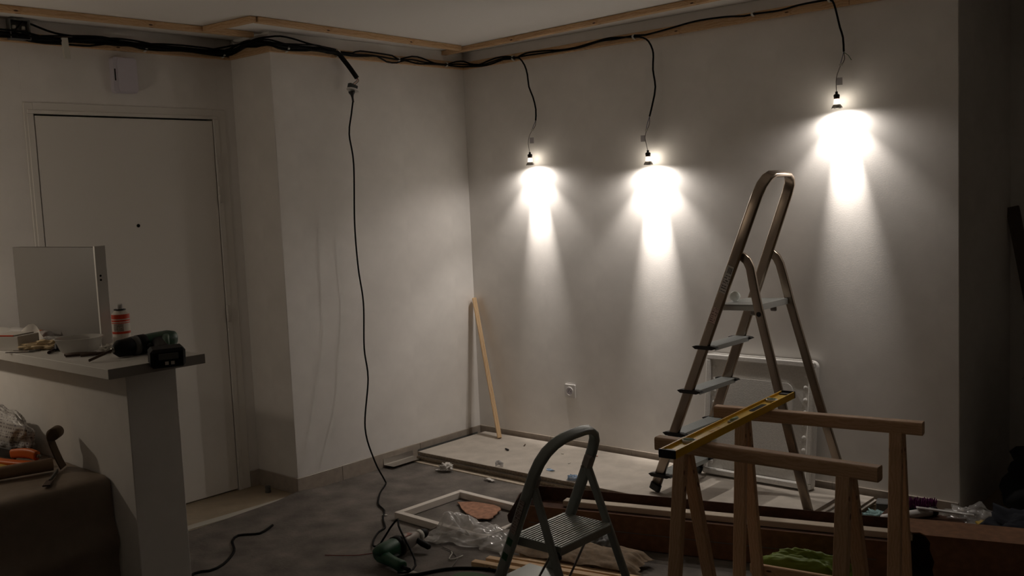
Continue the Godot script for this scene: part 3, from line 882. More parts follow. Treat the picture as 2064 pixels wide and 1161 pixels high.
	solo("paper_shred", "white paper shreds lying by the stack edge below the tape loop", "paper scrap", sheet(10, 3, func(u, v): return Vector3(u * 0.075, 0.008 * absf(sin(u * 7.0)), v * 0.02 + 0.006 * sin(u * 12.0)), 0.001), M.white_paper, at(0.705, 0.014, 0.702, -0.2))
	var tl := PackedVector3Array()
	for k in 15:
		var t := TAU * k / 14.0
		tl.append(Vector3(cos(t) * 0.024, 0.015 + 0.0045 * sin(t * 2.0), sin(t) * 0.016))
	solo("tape_loop", "loop of clear tape curled over the front edge of the top plasterboard", "tape", sweep(tl, rounded(0.001, 0.022, 0.0004, 2), Vector3.RIGHT), M.bag_film, at(0.73, 0.067, 0.625))
	solo("black_dowel", "small black plastic plug lying on the top plasterboard", "plug", tube(V([0, 0, 0, 0.032, 0, 0.012]), 0.0055, 10), M.black_plastic, at(0.51, 0.0705, 0.325))
	solo("small_screw", "tiny bent screw on the top plasterboard beside the black plug", "screw", tube(V([0, 0, 0, 0.014, 0.003, 0.016, 0.02, 0, 0.034]), 0.0028, 8, 0.006), M.rust_steel, at(0.535, 0.069, 0.175))
	solo("blue_scrap", "small flat blue plastic scrap on the top plasterboard", "plastic scrap", sheet(6, 4, func(u, v): return Vector3(u * 0.05, 0.004 * sin(u * 5.0 + v * 3.0) + 0.004, v * 0.022 + 0.008 * u), 0.0008), M.blue_film, at(0.995, 0.066, 0.52, 0.2))
	solo("blue_film", "crumpled blue film standing at the plasterboard edge beside the carton", "plastic scrap", blob(Vector3(0.06, 0.03, 0.045), 21, 0.6, 1.8, 14, -0.5), M.blue_film, at(1.24, 0.077, 0.61, 0.3))
	for k in 3:
		var q: Vector3 = [Vector3(0.86, 0.0665, 0.22), Vector3(1.06, 0.0665, 0.16), Vector3(1.02, 0.0665, 0.36)][k]
		solo("debris_chip", ["pale debris chip on the top plasterboard near the lamp wall", "pale debris chip on the top plasterboard behind the small ladder's handrail", "pale debris chip in the middle of the top plasterboard"][k], "chip", box(Vector3(0.02, 0.004, 0.006), 0.001), [M.white_paper, M.pink_plastic, M.white_paper][k], at(q.x, q.y + 0.001, q.z, k * 0.8))

# ---------------------------------------------------------------- the long carton and what lies at its right
func carton_and_right_side():
	var t := thing("long_carton", "long brown cardboard carton, open on its left half, closed at right", "carton", Vector3(1.43, 0.008, 1.118), 0.287)
	var s := begin()
	var L := 2.5
	var D := 0.185
	add_box(s, Vector3(L, 0.19, 0.006), 0.001, Vector3(L / 2, 0.095, 0.003))
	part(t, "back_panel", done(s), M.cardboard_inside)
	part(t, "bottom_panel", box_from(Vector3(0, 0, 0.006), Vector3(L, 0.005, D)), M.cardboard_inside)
	s = begin()
	add_box(s, Vector3(1.62, 0.15, 0.005), 0.001, Vector3(0.81, 0.078, D))
	part(t, "front_panel", done(s), M.cardboard)
	part(t, "fold_line", box(Vector3(1.5, 0.003, 0.002), 0.0005), M.grey_plastic, at(0.78, 0.075, D + 0.003))
	var lid := PackedVector2Array([Vector2(1.585, 0), Vector2(L, 0), Vector2(L, D + 0.004), Vector2(1.71, D + 0.004), Vector2(1.69, D - 0.02), Vector2(1.66, D - 0.012), Vector2(1.645, D - 0.05), Vector2(1.63, D - 0.055), Vector2(1.61, 0.07), Vector2(1.6, 0.04)])
	s = begin()
	add_prism(s, lid, 0.005, Transform3D(Basis(Vector3.RIGHT, PI / 2), Vector3(0, 0.195, 0)))
	part(t, "closed_lid", done(s), M.cardboard)
	var fp := PackedVector2Array([Vector2(1.71, 0.192), Vector2(L, 0.192), Vector2(L, 0.0), Vector2(1.745, 0.0), Vector2(1.735, 0.06), Vector2(1.742, 0.09), Vector2(1.725, 0.14), Vector2(1.728, 0.165)])
	s = begin()
	add_prism(s, fp, 0.005, Transform3D(Basis(), Vector3(0, 0, D)))
	part(t, "closed_front", done(s), M.cardboard)
	# left end panel with a rounded flap turned outward
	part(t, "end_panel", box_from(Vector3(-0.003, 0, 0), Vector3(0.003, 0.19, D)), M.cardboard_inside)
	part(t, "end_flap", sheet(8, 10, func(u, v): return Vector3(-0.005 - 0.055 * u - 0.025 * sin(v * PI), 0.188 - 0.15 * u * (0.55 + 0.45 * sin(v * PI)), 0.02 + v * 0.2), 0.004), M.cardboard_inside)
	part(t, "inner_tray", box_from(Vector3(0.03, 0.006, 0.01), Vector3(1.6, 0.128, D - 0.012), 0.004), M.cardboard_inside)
	# white plank lying in it
	var pk := thing("white_plank", "long narrow white plank with a drilled end lying in the open carton", "plank", Vector3(1.43, 0.137, 1.118), 0.287)
	var pl := part(pk, "board", box_from(Vector3(0.16, 0, 0.035), Vector3(1.66, 0.027, 0.085), 0.002), M.plank_white)
	part(pl, "hole", lathe([Vector2(0.004, 0), Vector2(0.004, 0.001), Vector2(0, 0.001)], 12), M.dark_hole, Transform3D(Basis(Vector3.BACK, PI / 2), Vector3(0.1605, 0.0135, 0.06)))
	# behind the closed half: brush, roll, film, small blocks, and the dark heap in the recess
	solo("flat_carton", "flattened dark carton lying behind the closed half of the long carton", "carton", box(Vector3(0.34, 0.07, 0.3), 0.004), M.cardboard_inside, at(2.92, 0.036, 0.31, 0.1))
	t = thing("brush", "purple brush head with upright bristles lying behind the trestle's right legs", "brush", Vector3(2.85, 0.073, 0.18), 0.4)
	part(t, "head", box(Vector3(0.2, 0.022, 0.05), 0.006), M.dark_cloth, at(0, 0.012, 0))
	s = begin()
	var r := RandomNumberGenerator.new()
	r.seed = 5
	for i in 26:
		for j in 7:
			var c := Vector3(-0.095 + i * 0.0076, 0.023, -0.02 + j * 0.0066)
			var tip := c + Vector3(r.randf_range(-0.008, 0.008), 0.036 + r.randf_range(-0.004, 0.004), r.randf_range(-0.008, 0.008))
			add_sweep(s, PackedVector3Array([c, tip]), ring(0.0022, 4))
	var br := part(t, "bristles", done(s), M.purple_bristle)
	br.set_meta("kind", "stuff")
	t = thing("white_roll", "white roll with a black end lying in front of the purple brush", "roll", Vector3(2.89, 0.092, 0.27), 0.0)
	var rd := Vector3(0.55, 0.0, -0.83).normalized()
	part(t, "roll", tube([-rd * 0.16, rd * 0.085], 0.019, 18), M.white_plastic)
	part(t, "end_cap", tube([rd * 0.085, rd * 0.112], 0.0205, 18), M.black_plastic)
	solo("grey_block", "small grey sanding block beside the right end of the plasterboard stack", "block", box(Vector3(0.1, 0.06, 0.08), 0.004), M.grey_plastic, at(2.705, 0.041, 0.09, 0.3))
	solo("teal_scrap", "ragged pale teal paper scrap behind the carton at the stack's end", "paper scrap", blob(Vector3(0.11, 0.045, 0.07), 33, 0.6, 2.2, 14, -0.5), M.teal_paper, at(2.72, 0.045, 0.25))
	solo("clear_bag", "crumpled clear plastic bag beside the white roll's black end", "bag", blob(Vector3(0.26, 0.12, 0.16), 41, 0.5, 1.8, 20, -0.6), M.film, at(3.09, 0.05, 0.13))
	solo("white_strip", "thin white strip lying in the clear plastic bag by the wall end", "strip", box(Vector3(0.24, 0.008, 0.02), 0.002), M.white_plastic, Transform3D(Basis(Vector3.UP, 0.5) * Basis(Vector3.BACK, -0.12), Vector3(3.0, 0.105, 0.2)))
	solo("yellow_scrap", "small pale yellow scrap at the corner of the lamp wall", "scrap", blob(Vector3(0.08, 0.03, 0.05), 43, 0.4, 2.0, 12, -0.5), M.yellow_paper, at(3.17, 0.075, 0.2))
	solo("dark_clothes", "heap of black clothes piled in the dark recess", "clothes", blob(Vector3(0.75, 0.62, 0.6), 51, 0.3, 1.3, 32, -0.7), M.dark_cloth, at(3.55, 0.21, -0.25))
	solo("blue_clothes", "dark blue grey garment folded in front of the black clothes heap", "clothes", blob(Vector3(0.46, 0.24, 0.3), 57, 0.4, 1.6, 28, -0.6), M.blue_cloth, at(3.42, 0.075, 0.3, 0.3))
	solo("pale_sack", "half transparent plastic sack on top of the dark heap", "sack", blob(Vector3(0.24, 0.3, 0.24), 61, 0.45, 1.7, 22), M.bag_film, at(3.33, 0.62, -0.4))
	t = thing("leafy_plant", "green leaved plant at the right edge standing in the dark recess", "plant", Vector3(3.42, 0.45, -0.42))
	r.seed = 9
	for k in 14:
		var d := Vector3(r.randf_range(-0.12, 0.16), r.randf_range(0.1, 0.34), r.randf_range(-0.12, 0.14))
		var lw := r.randf_range(0.025, 0.04)
		var side := d.cross(Vector3.UP).normalized()
		part(t, "leaf", sheet(6, 4, func(u, v): return d * (0.35 + 0.65 * u) + side * (v - 0.5) * 2.0 * lw * sin(PI * clampf(u, 0.04, 0.97)) + Vector3(0, -0.05 * u * u - 0.02 * absf(v - 0.5), 0), 0.0008), M.leaf_green)
	part(t, "stem", tube([Vector3(0, -0.1, 0), Vector3(0.01, 0.03, 0), Vector3(0.0, 0.16, 0.0)], 0.006, 6), M.leaf_green)
	var a := Vector3(3.02, 1.41, -0.76)
	var b := Vector3(3.3, 0.02, -0.66)
	solo("leaning_board", "narrow dark board leaning in the corner of the dark recess", "board", box(Vector3(a.distance_to(b), 0.06, 0.02), 0.002), M.dark_board, along(a, b, Vector3(0.95, 0.2, 0)))

# ---------------------------------------------------------------- ladders
func big_ladder():
	var P := Vector3(2.1, 0.0665, 0.343)
	var t := thing("step_ladder", "tall aluminium step ladder with five treads and a hooped handrail", "ladder", P)
	var lx := func(y: float) -> float: return 1.677 + 0.40 * y
	var lean := Vector3(0.40, 1, 0).normalized()
	var nrm := Vector3(1, -0.40, 0).normalized()
	var prof := rounded(0.054, 0.021, 0.0104, 6)
	# front stiles and hoop are one bent tube
	var p := PackedVector3Array()
	var q := [[0.081, 0.5455], [0.5, 0.537], [1.0, 0.527], [1.48, 0.516], [1.53, 0.514], [1.575, 0.503], [1.605, 0.477], [1.621, 0.437], [1.6225, 0.36], [1.621, 0.29], [1.605, 0.25], [1.575, 0.224], [1.53, 0.214], [1.48, 0.211], [1.0, 0.187], [0.5, 0.163], [0.081, 0.143]]
	for k in q:
		p.append(Vector3(lx.call(k[0]), k[0], k[1]) - P)
	part(t, "handrail_stile", sweep(p, prof, nrm), M.aluminium)
	for e in [0, 16]:
		var f := p[e]
		part(t, "foot", bar(f - lean * 0.0035, f + lean * 0.03, 0.06, 0.027, 0.012, nrm), M.black_plastic)
	# rear legs
	var rl := [V([2.176, 1.253, 0.495, 2.2, 1.247, 0.495, 2.222, 1.228, 0.495, 2.238, 1.195, 0.496, 2.252, 1.12, 0.498, 2.272, 1.03, 0.501, 2.4, 0.55, 0.521, 2.529, 0.08, 0.541]), V([2.17, 1.25, 0.192, 2.192, 1.243, 0.192, 2.215, 1.224, 0.19, 2.232, 1.19, 0.188, 2.25, 1.12, 0.185, 2.278, 1.0, 0.18, 2.41, 0.52, 0.162, 2.539, 0.08, 0.145])]
	for k in 2:
		var w := PackedVector3Array()
		for v in rl[k]:
			w.append(v - P)
		part(t, "rear_leg", sweep(w, rounded(0.042, 0.02, 0.005, 4), Vector3(1, 0.27, 0)), M.aluminium)
		var e: Vector3 = w[-1]
		part(t, "foot", bar(e + Vector3(0.002, -0.0075, 0), e + Vector3(-0.008, 0.03, 0), 0.048, 0.026, 0.004, Vector3(1, 0.27, 0)), M.black_plastic)
	part(t, "rear_brace", tube([Vector3(2.527, 0.093, 0.535) - P, Vector3(2.535, 0.093, 0.15) - P], 0.009, 10), M.aluminium)
	# treads with black end brackets
	for y in [0.165, 0.385, 0.605, 0.825]:
		var zl: float = 0.5455 - 0.0195 * y
		var zr: float = 0.143 + 0.046 * y
		var o := PackedVector2Array([Vector2(-0.04, -0.022), Vector2(-0.036, -0.022), Vector2(-0.036, -0.004), Vector2(0.036, -0.004), Vector2(0.036, -0.022), Vector2(0.04, -0.022), Vector2(0.04, 0.0)])
		for k in 8:
			o.append(Vector2(0.036 - k * 0.0095, 0.0))
			o.append(Vector2(0.034 - k * 0.0095, 0.0018))
			o.append(Vector2(0.030 - k * 0.0095, 0.0018))
			o.append(Vector2(0.0282 - k * 0.0095, 0.0))
		o.append(Vector2(-0.04, 0.0))
		var cx: float = lx.call(y)
		var tr := part(t, "tread", prism(o, zl - zr - 0.018), M.step_aluminium, Transform3D(Basis(), Vector3(cx + 0.012, y, zr + 0.009) - P))
		for z in [zl, zr]:
			var s := begin(true)
			var outl := PackedVector2Array([Vector2(-0.062, 0.0), Vector2(-0.045, -0.012), Vector2(0.045, -0.012), Vector2(0.07, -0.002), Vector2(0.06, 0.004), Vector2(0.04, 0.006), Vector2(-0.04, 0.006)])
			s.set_smooth_group(-1)
			add_prism(s, outl, 0.03, Transform3D(Basis(), Vector3(0.0, 0, -0.015)))
			part(t, "bracket", done(s), M.black_plastic, Transform3D(Basis(), Vector3(cx, y - 0.006, z) - P))
	# platform
	var s := begin()
	add_prism(s, rounded(0.215, 0.292, 0.012), 0.006, Transform3D(Basis(Vector3.RIGHT, PI / 2), Vector3(0, 0, 0)))
	for k in 11:
		add_box(s, Vector3(0.2, 0.002, 0.012), 0.0008, Vector3(0, 0.0005, -0.125 + k * 0.025))
	for e in [[Vector3(0.215, 0.026, 0.003), Vector3(0, -0.016, 0.1445)], [Vector3(0.215, 0.026, 0.003), Vector3(0, -0.016, -0.1445)], [Vector3(0.003, 0.026, 0.28), Vector3(0.106, -0.016, 0)], [Vector3(0.003, 0.026, 0.28), Vector3(-0.106, -0.016, 0)]]:
		add_box(s, e[0], 0.001, e[1])
	part(t, "platform", done(s), M.bright_aluminium, Transform3D(Basis(Vector3.BACK, 0.03), Vector3(2.166, 1.024, 0.343) - P))
	part(t, "platform_hook", box(Vector3(0.05, 0.03, 0.02), 0.004), M.grey_hinge, Transform3D(Basis(), Vector3(2.23, 0.985, 0.44) - P))
	part(t, "platform_hook", box(Vector3(0.03, 0.02, 0.015), 0.004), M.grey_hinge, Transform3D(Basis(), Vector3(2.25, 0.985, 0.3) - P))
	for z in [0.514, 0.172]:
		part(t, "pivot_cap", lathe([Vector2(0, 0), Vector2(0.0125, 0), Vector2(0.0115, 0.004), Vector2(0, 0.004)], 16), M.black_plastic, Transform3D(Basis(Vector3.RIGHT, PI / 2), Vector3(2.283, 0.985, z - 0.003) - P))
		part(t, "rivet", lathe([Vector2(0, 0), Vector2(0.006, 0), Vector2(0.005, 0.002), Vector2(0, 0.003)], 12), M.bright_aluminium, Transform3D(Basis(Vector3.RIGHT, PI / 2), Vector3(2.292, 0.953, z - 0.003) - P))
	# paper labels along the near stile
	var pm := [print_mat("ladder_label_print", Color(0.86, 0.85, 0.84), Color(0.16, 0.15, 0.15), 3, 40, 150, true), print_mat("ladder_warning_print", Color(0.86, 0.77, 0.73), Color(0.3, 0.08, 0.07), 4, 40, 130)]
	for e in [[1.11, 0.21, 0], [0.95, 0.13, 1]]:
		var y: float = e[0]
		var z: float = 0.5455 - 0.0195 * y + 0.0112
		part(t, "label", label_mesh(e[1], 0.034), pm[e[2]], Transform3D(Basis(-lean, Vector3(0, 0, 1), (-lean).cross(Vector3(0, 0, 1))), Vector3(lx.call(y), y, z) - P))
	# glass bulb lying on the platform
	var g := thing("spare_bulb", "clear glass reflector bulb lying on the tall ladder's platform", "bulb", Vector3(2.104, 1.0235, 0.385))
	var gm := mat("bulb_glass", Color(0.92, 0.94, 0.92), 0.05)
	gm.refraction_enabled = true
	gm.refraction_scale = 0.05
	var x := Transform3D(Basis(Vector3(0.88, 0.0, -0.477), -Vector3(0.47, 0.13, 0.873).normalized(), Vector3(0.88, 0.0, -0.477).cross(-Vector3(0.47, 0.13, 0.873).normalized())).orthonormalized(), Vector3(0.006, 0.029, 0.03))
	part(g, "glass", lathe([Vector2(0, -0.004), Vector2(0.02, -0.001), Vector2(0.0255, 0.004), Vector2(0.0235, 0.014), Vector2(0.014, 0.03), Vector2(0.0115, 0.04), Vector2(0, 0.04)], 24, true), gm, x)
	part(g, "cap", lathe([Vector2(0, 0.039), Vector2(0.0125, 0.039), Vector2(0.0125, 0.056), Vector2(0.008, 0.06), Vector2(0, 0.061)], 16), M.steel, x)

func small_ladder():
	var P := Vector3(2.33, 0.012, 2.115)
	var t := thing("step_stool", "small grey enamelled folding step ladder with one ribbed tread in view", "ladder", P)
	var lean := Vector3(0.43, 1, 0).normalized()
	var nrm := Vector3(1, -0.43, 0).normalized()
	var p := PackedVector3Array()
	var q := [[0.015, 2.285], [0.3, 2.276], [0.62, 2.268], [0.68, 2.266], [0.722, 2.256], [0.752, 2.236], [0.773, 2.205], [0.785, 2.165], [0.789, 2.12], [0.79, 2.06], [0.784, 2.02], [0.766, 1.99], [0.738, 1.97], [0.7, 1.962], [0.64, 1.96], [0.3, 1.968], [0.015, 1.975]]
	for k in q:
		p.append(Vector3(2.103 + 0.43 * k[0], k[0], k[1]) - P)
	part(t, "handrail_stile", sweep(p, rounded(0.041, 0.023, 0.0113, 6), nrm), M.grey_enamel)
	for e in [0, 16]:
		part(t, "foot", bar(p[e] - lean * 0.004, p[e] + lean * 0.03, 0.04, 0.026, 0.008, nrm), M.black_plastic)
	for k in 2:
		var z0: float = [2.262, 1.966][k]
		var a := Vector3(2.384, 0.645, z0 + (-0.004 if k == 0 else 0.004)) - P
		var b := Vector3(2.615, 0.018, z0 + (0.02 if k == 0 else -0.02)) - P
		part(t, "rear_leg", bar(a, b, 0.029, 0.017, 0.006, Vector3(1, 0.36, 0)), M.grey_enamel)
		part(t, "foot", bar(b + (b - a).normalized() * 0.002, b - (b - a).normalized() * 0.03, 0.035, 0.024, 0.006, Vector3(1, 0.36, 0)), M.black_plastic)
		var s := begin()
		add_box(s, Vector3(0.036, 0.05, 0.028), 0.007)
		part(t, "hinge", done(s), M.grey_hinge, Transform3D(Basis(Vector3.BACK, -0.4), a + Vector3(0.006, 0.012, 0)))
		part(t, "rivet", lathe([Vector2(0, 0), Vector2(0.006, 0), Vector2(0.005, 0.003), Vector2(0, 0.004)], 12), M.steel, Transform3D(Basis(Vector3.RIGHT, PI / 2), a + Vector3(-0.008, -0.005, 0.016)))
	# ribbed tread: a rolled tray, ribs along the width
	var o := PackedVector2Array([Vector2(-0.105, -0.028), Vector2(-0.101, -0.028), Vector2(-0.101, -0.005), Vector2(0.101, -0.005), Vector2(0.101, -0.028), Vector2(0.105, -0.028), Vector2(0.105, -0.003), Vector2(0.102, 0.0)])
	var n := 15
	for k in n:
		var x0 := 0.098 - k * 0.0131
		o.append(Vector2(x0, 0.0)); o.append(Vector2(x0 - 0.0025, 0.0028)); o.append(Vector2(x0 - 0.0065, 0.0028)); o.append(Vector2(x0 - 0.009, 0.0))
	o.append(Vector2(-0.102, 0.0)); o.append(Vector2(-0.105, -0.003))
	var tr := part(t, "tread", prism(o, 0.272), M.tread_grey, Transform3D(Basis(), Vector3(2.378, 0.455, 1.979) - P))
	for e in [1.978, 2.251]:
		part(tr, "tread_lip", box(Vector3(0.208, 0.03, 0.004), 0.0015), M.tread_grey, at(0, -0.013, e - 1.979))
	part(t, "lower_tread", box(Vector3(0.16, 0.028, 0.27), 0.004), M.tread_grey, Transform3D(Basis(), Vector3(2.19, 0.225, 2.115) - P))
	part(t, "tread_strut", tube([Vector3(2.43, 0.43, 2.03) - P, Vector3(2.28, 0.2, 1.98) - P], 0.004, 8), M.steel)
	part(t, "tread_strut", tube([Vector3(2.44, 0.43, 2.24) - P, Vector3(2.3, 0.2, 2.25) - P], 0.004, 8), M.steel)
	part(t, "hook", box(Vector3(0.022, 0.026, 0.016), 0.004), M.black_plastic, Transform3D(Basis(), Vector3(2.47, 0.424, 2.25) - P))
	# printed label on the near stile
	var pm := print_mat("stool_label_print", Color(0.62, 0.58, 0.56), Color(0.2, 0.06, 0.06), 12, 40, 130)
	var zc := 2.272 + 0.0122
	var bs := Basis(-lean, Vector3(0, 0, 1), (-lean).cross(Vector3(0, 0, 1)))
	part(t, "label", label_mesh(0.13, 0.022), pm, Transform3D(bs, Vector3(2.103 + 0.43 * 0.535, 0.535, zc) - P))
	for y in [0.446, 0.392]:
		part(t, "green_label", label_mesh(0.026, 0.022), mat("label_green", Color(0.03, 0.3, 0.12), 0.5), Transform3D(bs, Vector3(2.103 + 0.43 * y, y, zc + 0.0015) - P))

# ---------------------------------------------------------------- foam panel behind the ladder
func foam_panel():
	var t := thing("foam_panel", "white moulded polystyrene packing panel leaning on the wall behind the ladder", "packing panel", Vector3(2.04, 0.066, 0.125))
	var W := 0.615
	var Hh := 0.64
	var b := Basis(Vector3.RIGHT, -0.125)
	var s := begin()
	add_prism(s, rounded(W, Hh, 0.03), 0.03, Transform3D(Basis(), Vector3(0, Hh / 2, -0.03)))
	part(t, "panel", done(s), M.foam, Transform3D(b, Vector3(0, 0.0, -0.0)))
	# raised border and inner field
	var rim := func(w: float, h: float, wid: float, d: float, y0: float) -> ArrayMesh:
		var k := begin()
		for e in [[Vector3(w, wid, d), Vector3(0, y0 + h / 2 - wid / 2, 0)], [Vector3(w, wid, d), Vector3(0, y0 - h / 2 + wid / 2, 0)], [Vector3(wid, h - wid * 2, d), Vector3(w / 2 - wid / 2, y0, 0)], [Vector3(wid, h - wid * 2, d), Vector3(-w / 2 + wid / 2, y0, 0)]]:
			add_box(k, e[0], 0.006, e[1] + Vector3(0, 0, d / 2 - 0.001))
		return done(k)
	part(t, "rim", rim.call(W - 0.012, Hh - 0.012, 0.028, 0.016, Hh / 2), M.foam, Transform3D(b, Vector3.ZERO))
	var fld := begin()
	add_prism(fld, rounded(0.40, 0.44, 0.04), 0.012, Transform3D(Basis(), Vector3(-0.01, Hh / 2 - 0.02, -0.001)))
	part(t, "raised_field", done(fld), M.foam, Transform3D(b, Vector3.ZERO))
	for e in [-1, 1]:
		for k in 9:
			var dome := lathe([Vector2(0.012, 0), Vector2(0.0105, 0.004), Vector2(0.006, 0.0068), Vector2(0, 0.0075)], 14, true)
			part(t, "boss", dome, M.foam, Transform3D(b * Basis(Vector3.RIGHT, PI / 2), b * Vector3(e * 0.255, 0.07 + k * 0.062, 0.0)))
	var sl := begin()
	add_box(sl, Vector3(0.58, 0.03, 0.03), 0.006, Vector3(0, 0.022, 0.014))
	part(t, "foot_ledge", done(sl), M.foam, Transform3D(b, Vector3.ZERO))

# ---------------------------------------------------------------- trestles and level
func trestle(label: String, c: Vector3, turn: float, legs: Array, rail: bool):
	var t := thing("trestle", label, "trestle", c, turn, "wooden trestles")
	var top := 0.75 - c.y
	var s := begin()
	add_sweep(s, PackedVector3Array([Vector3(-0.37, top - 0.0225, 0), Vector3(0.37, top - 0.0225, 0)]), rounded(0.045, 0.045, 0.008, 3), Vector3(0, 0, 1))
	part(t, "beam", done(s), M.trestle_pine)
	for l in legs:
		var x: float = l[0]
		var a := Vector3(x, top - 0.04, l[1])
		var b := Vector3(x + l[3], 0.004, l[2])
		var d := (b - a).normalized()
		part(t, "leg", box(Vector3(a.distance_to(b), 0.026, 0.044), 0.003), M.trestle_pine, along(a, b, Vector3(0, 0, 1)))
	if rail:
		for z in [-0.13]:
			part(t, "rail", box(Vector3(0.62, 0.04, 0.018), 0.003), M.trestle_pine, at(0.01, 0.065, z - 0.016))

func trestles_and_level():
	trestle("front wooden trestle, nearer to the camera, under the spirit level's black end", Vector3(2.974, 0.01, 1.848), 0.037, [[-0.275, 0.012, 0.12, 0.0], [-0.275, -0.02, -0.22, 0.0], [0.27, 0.012, 0.1, 0.0], [0.27, -0.02, -0.21, 0.0]], false)
	trestle("rear wooden trestle, farther from the camera, in front of the tall ladder", Vector3(2.898, 0.01, 1.295), 0.15, [[-0.265, 0.012, 0.085, 0.0], [-0.265, -0.02, -0.14, 0.0], [0.285, 0.012, 0.085, 0.0], [0.285, -0.02, -0.14, 0.0]], true)
	# the level lies flat across both beams
	var a := Vector3(2.783, 0.7505, 2.086)
	var b := Vector3(2.704, 0.7505, 1.096)
	var x := along(a, b)
	var t := thing("spirit_level", "yellow spirit level lying flat across both trestles", "spirit level", a)
	x.origin -= a
	var L := a.distance_to(b) - 0.012
	var s := begin()
	var hw := 0.028
	var o := PackedVector2Array([Vector2(-hw, 0), Vector2(-hw, 0.025), Vector2(-hw + 0.005, 0.025), Vector2(-hw + 0.006, 0.016), Vector2(hw - 0.006, 0.016), Vector2(hw - 0.005, 0.025), Vector2(hw, 0.025), Vector2(hw, 0)])
	add_prism(s, o, L, Transform3D(Basis(Vector3(0, 0, 1), Vector3(0, 1, 0), Vector3(-1, 0, 0)), Vector3(L / 2, 0, 0)))
	part(t, "body", done(s), M.level_yellow, x)
	for e in [-1, 1]:
		part(t, "end_cap", box(Vector3(0.007, 0.0275, 0.0585), 0.002), M.black_plastic, x * Transform3D(Basis(), Vector3(e * (L / 2 + 0.003), 0.0128, 0)))
		part(t, "end_inset", box(Vector3(0.03, 0.004, 0.043), 0.001), M.black_plastic, x * Transform3D(Basis(), Vector3(e * (L / 2 - 0.016), 0.0178, 0)))
	for e in [-0.345, 0.335]:
		part(t, "vial_ring", lathe([Vector2(0.022, 0), Vector2(0.022, 0.008), Vector2(0.019, 0.009), Vector2(0.018, 0.006), Vector2(0, 0.0055)], 24), M.white_plastic, x * Transform3D(Basis(), Vector3(e, 0.0162, 0)))
		part(t, "vial", tube([Vector3(e, 0.024, -0.015), Vector3(e, 0.024, 0.015)], 0.005, 10), M.vial_liquid, x)
	part(t, "vial_frame", box(Vector3(0.06, 0.006, 0.024), 0.002), M.white_plastic, x * Transform3D(Basis(), Vector3(-0.02, 0.019, 0.008)))
	part(t, "vial", tube([Vector3(-0.045, 0.0235, 0.008), Vector3(0.005, 0.0235, 0.008)], 0.0055, 10), M.vial_liquid, x)
	for e in [0.21]:
		s = begin()
		add_prism(s, rounded(0.13, 0.022, 0.0109), 0.0006, Transform3D(Basis(Vector3.RIGHT, PI / 2), Vector3(e, 0.0168, -0.002)))
		part(t, "hand_slot", done(s), M.dark_hole, x)
	part(t, "printed_mark", label_mesh(0.07, 0.014), print_mat("level_print", Color(0.95, 0.74, 0.12), Color(0.35, 0.16, 0.03), 6, 24, 90), x * Transform3D(Basis(), Vector3(-0.16, 0.0165, 0.005)))

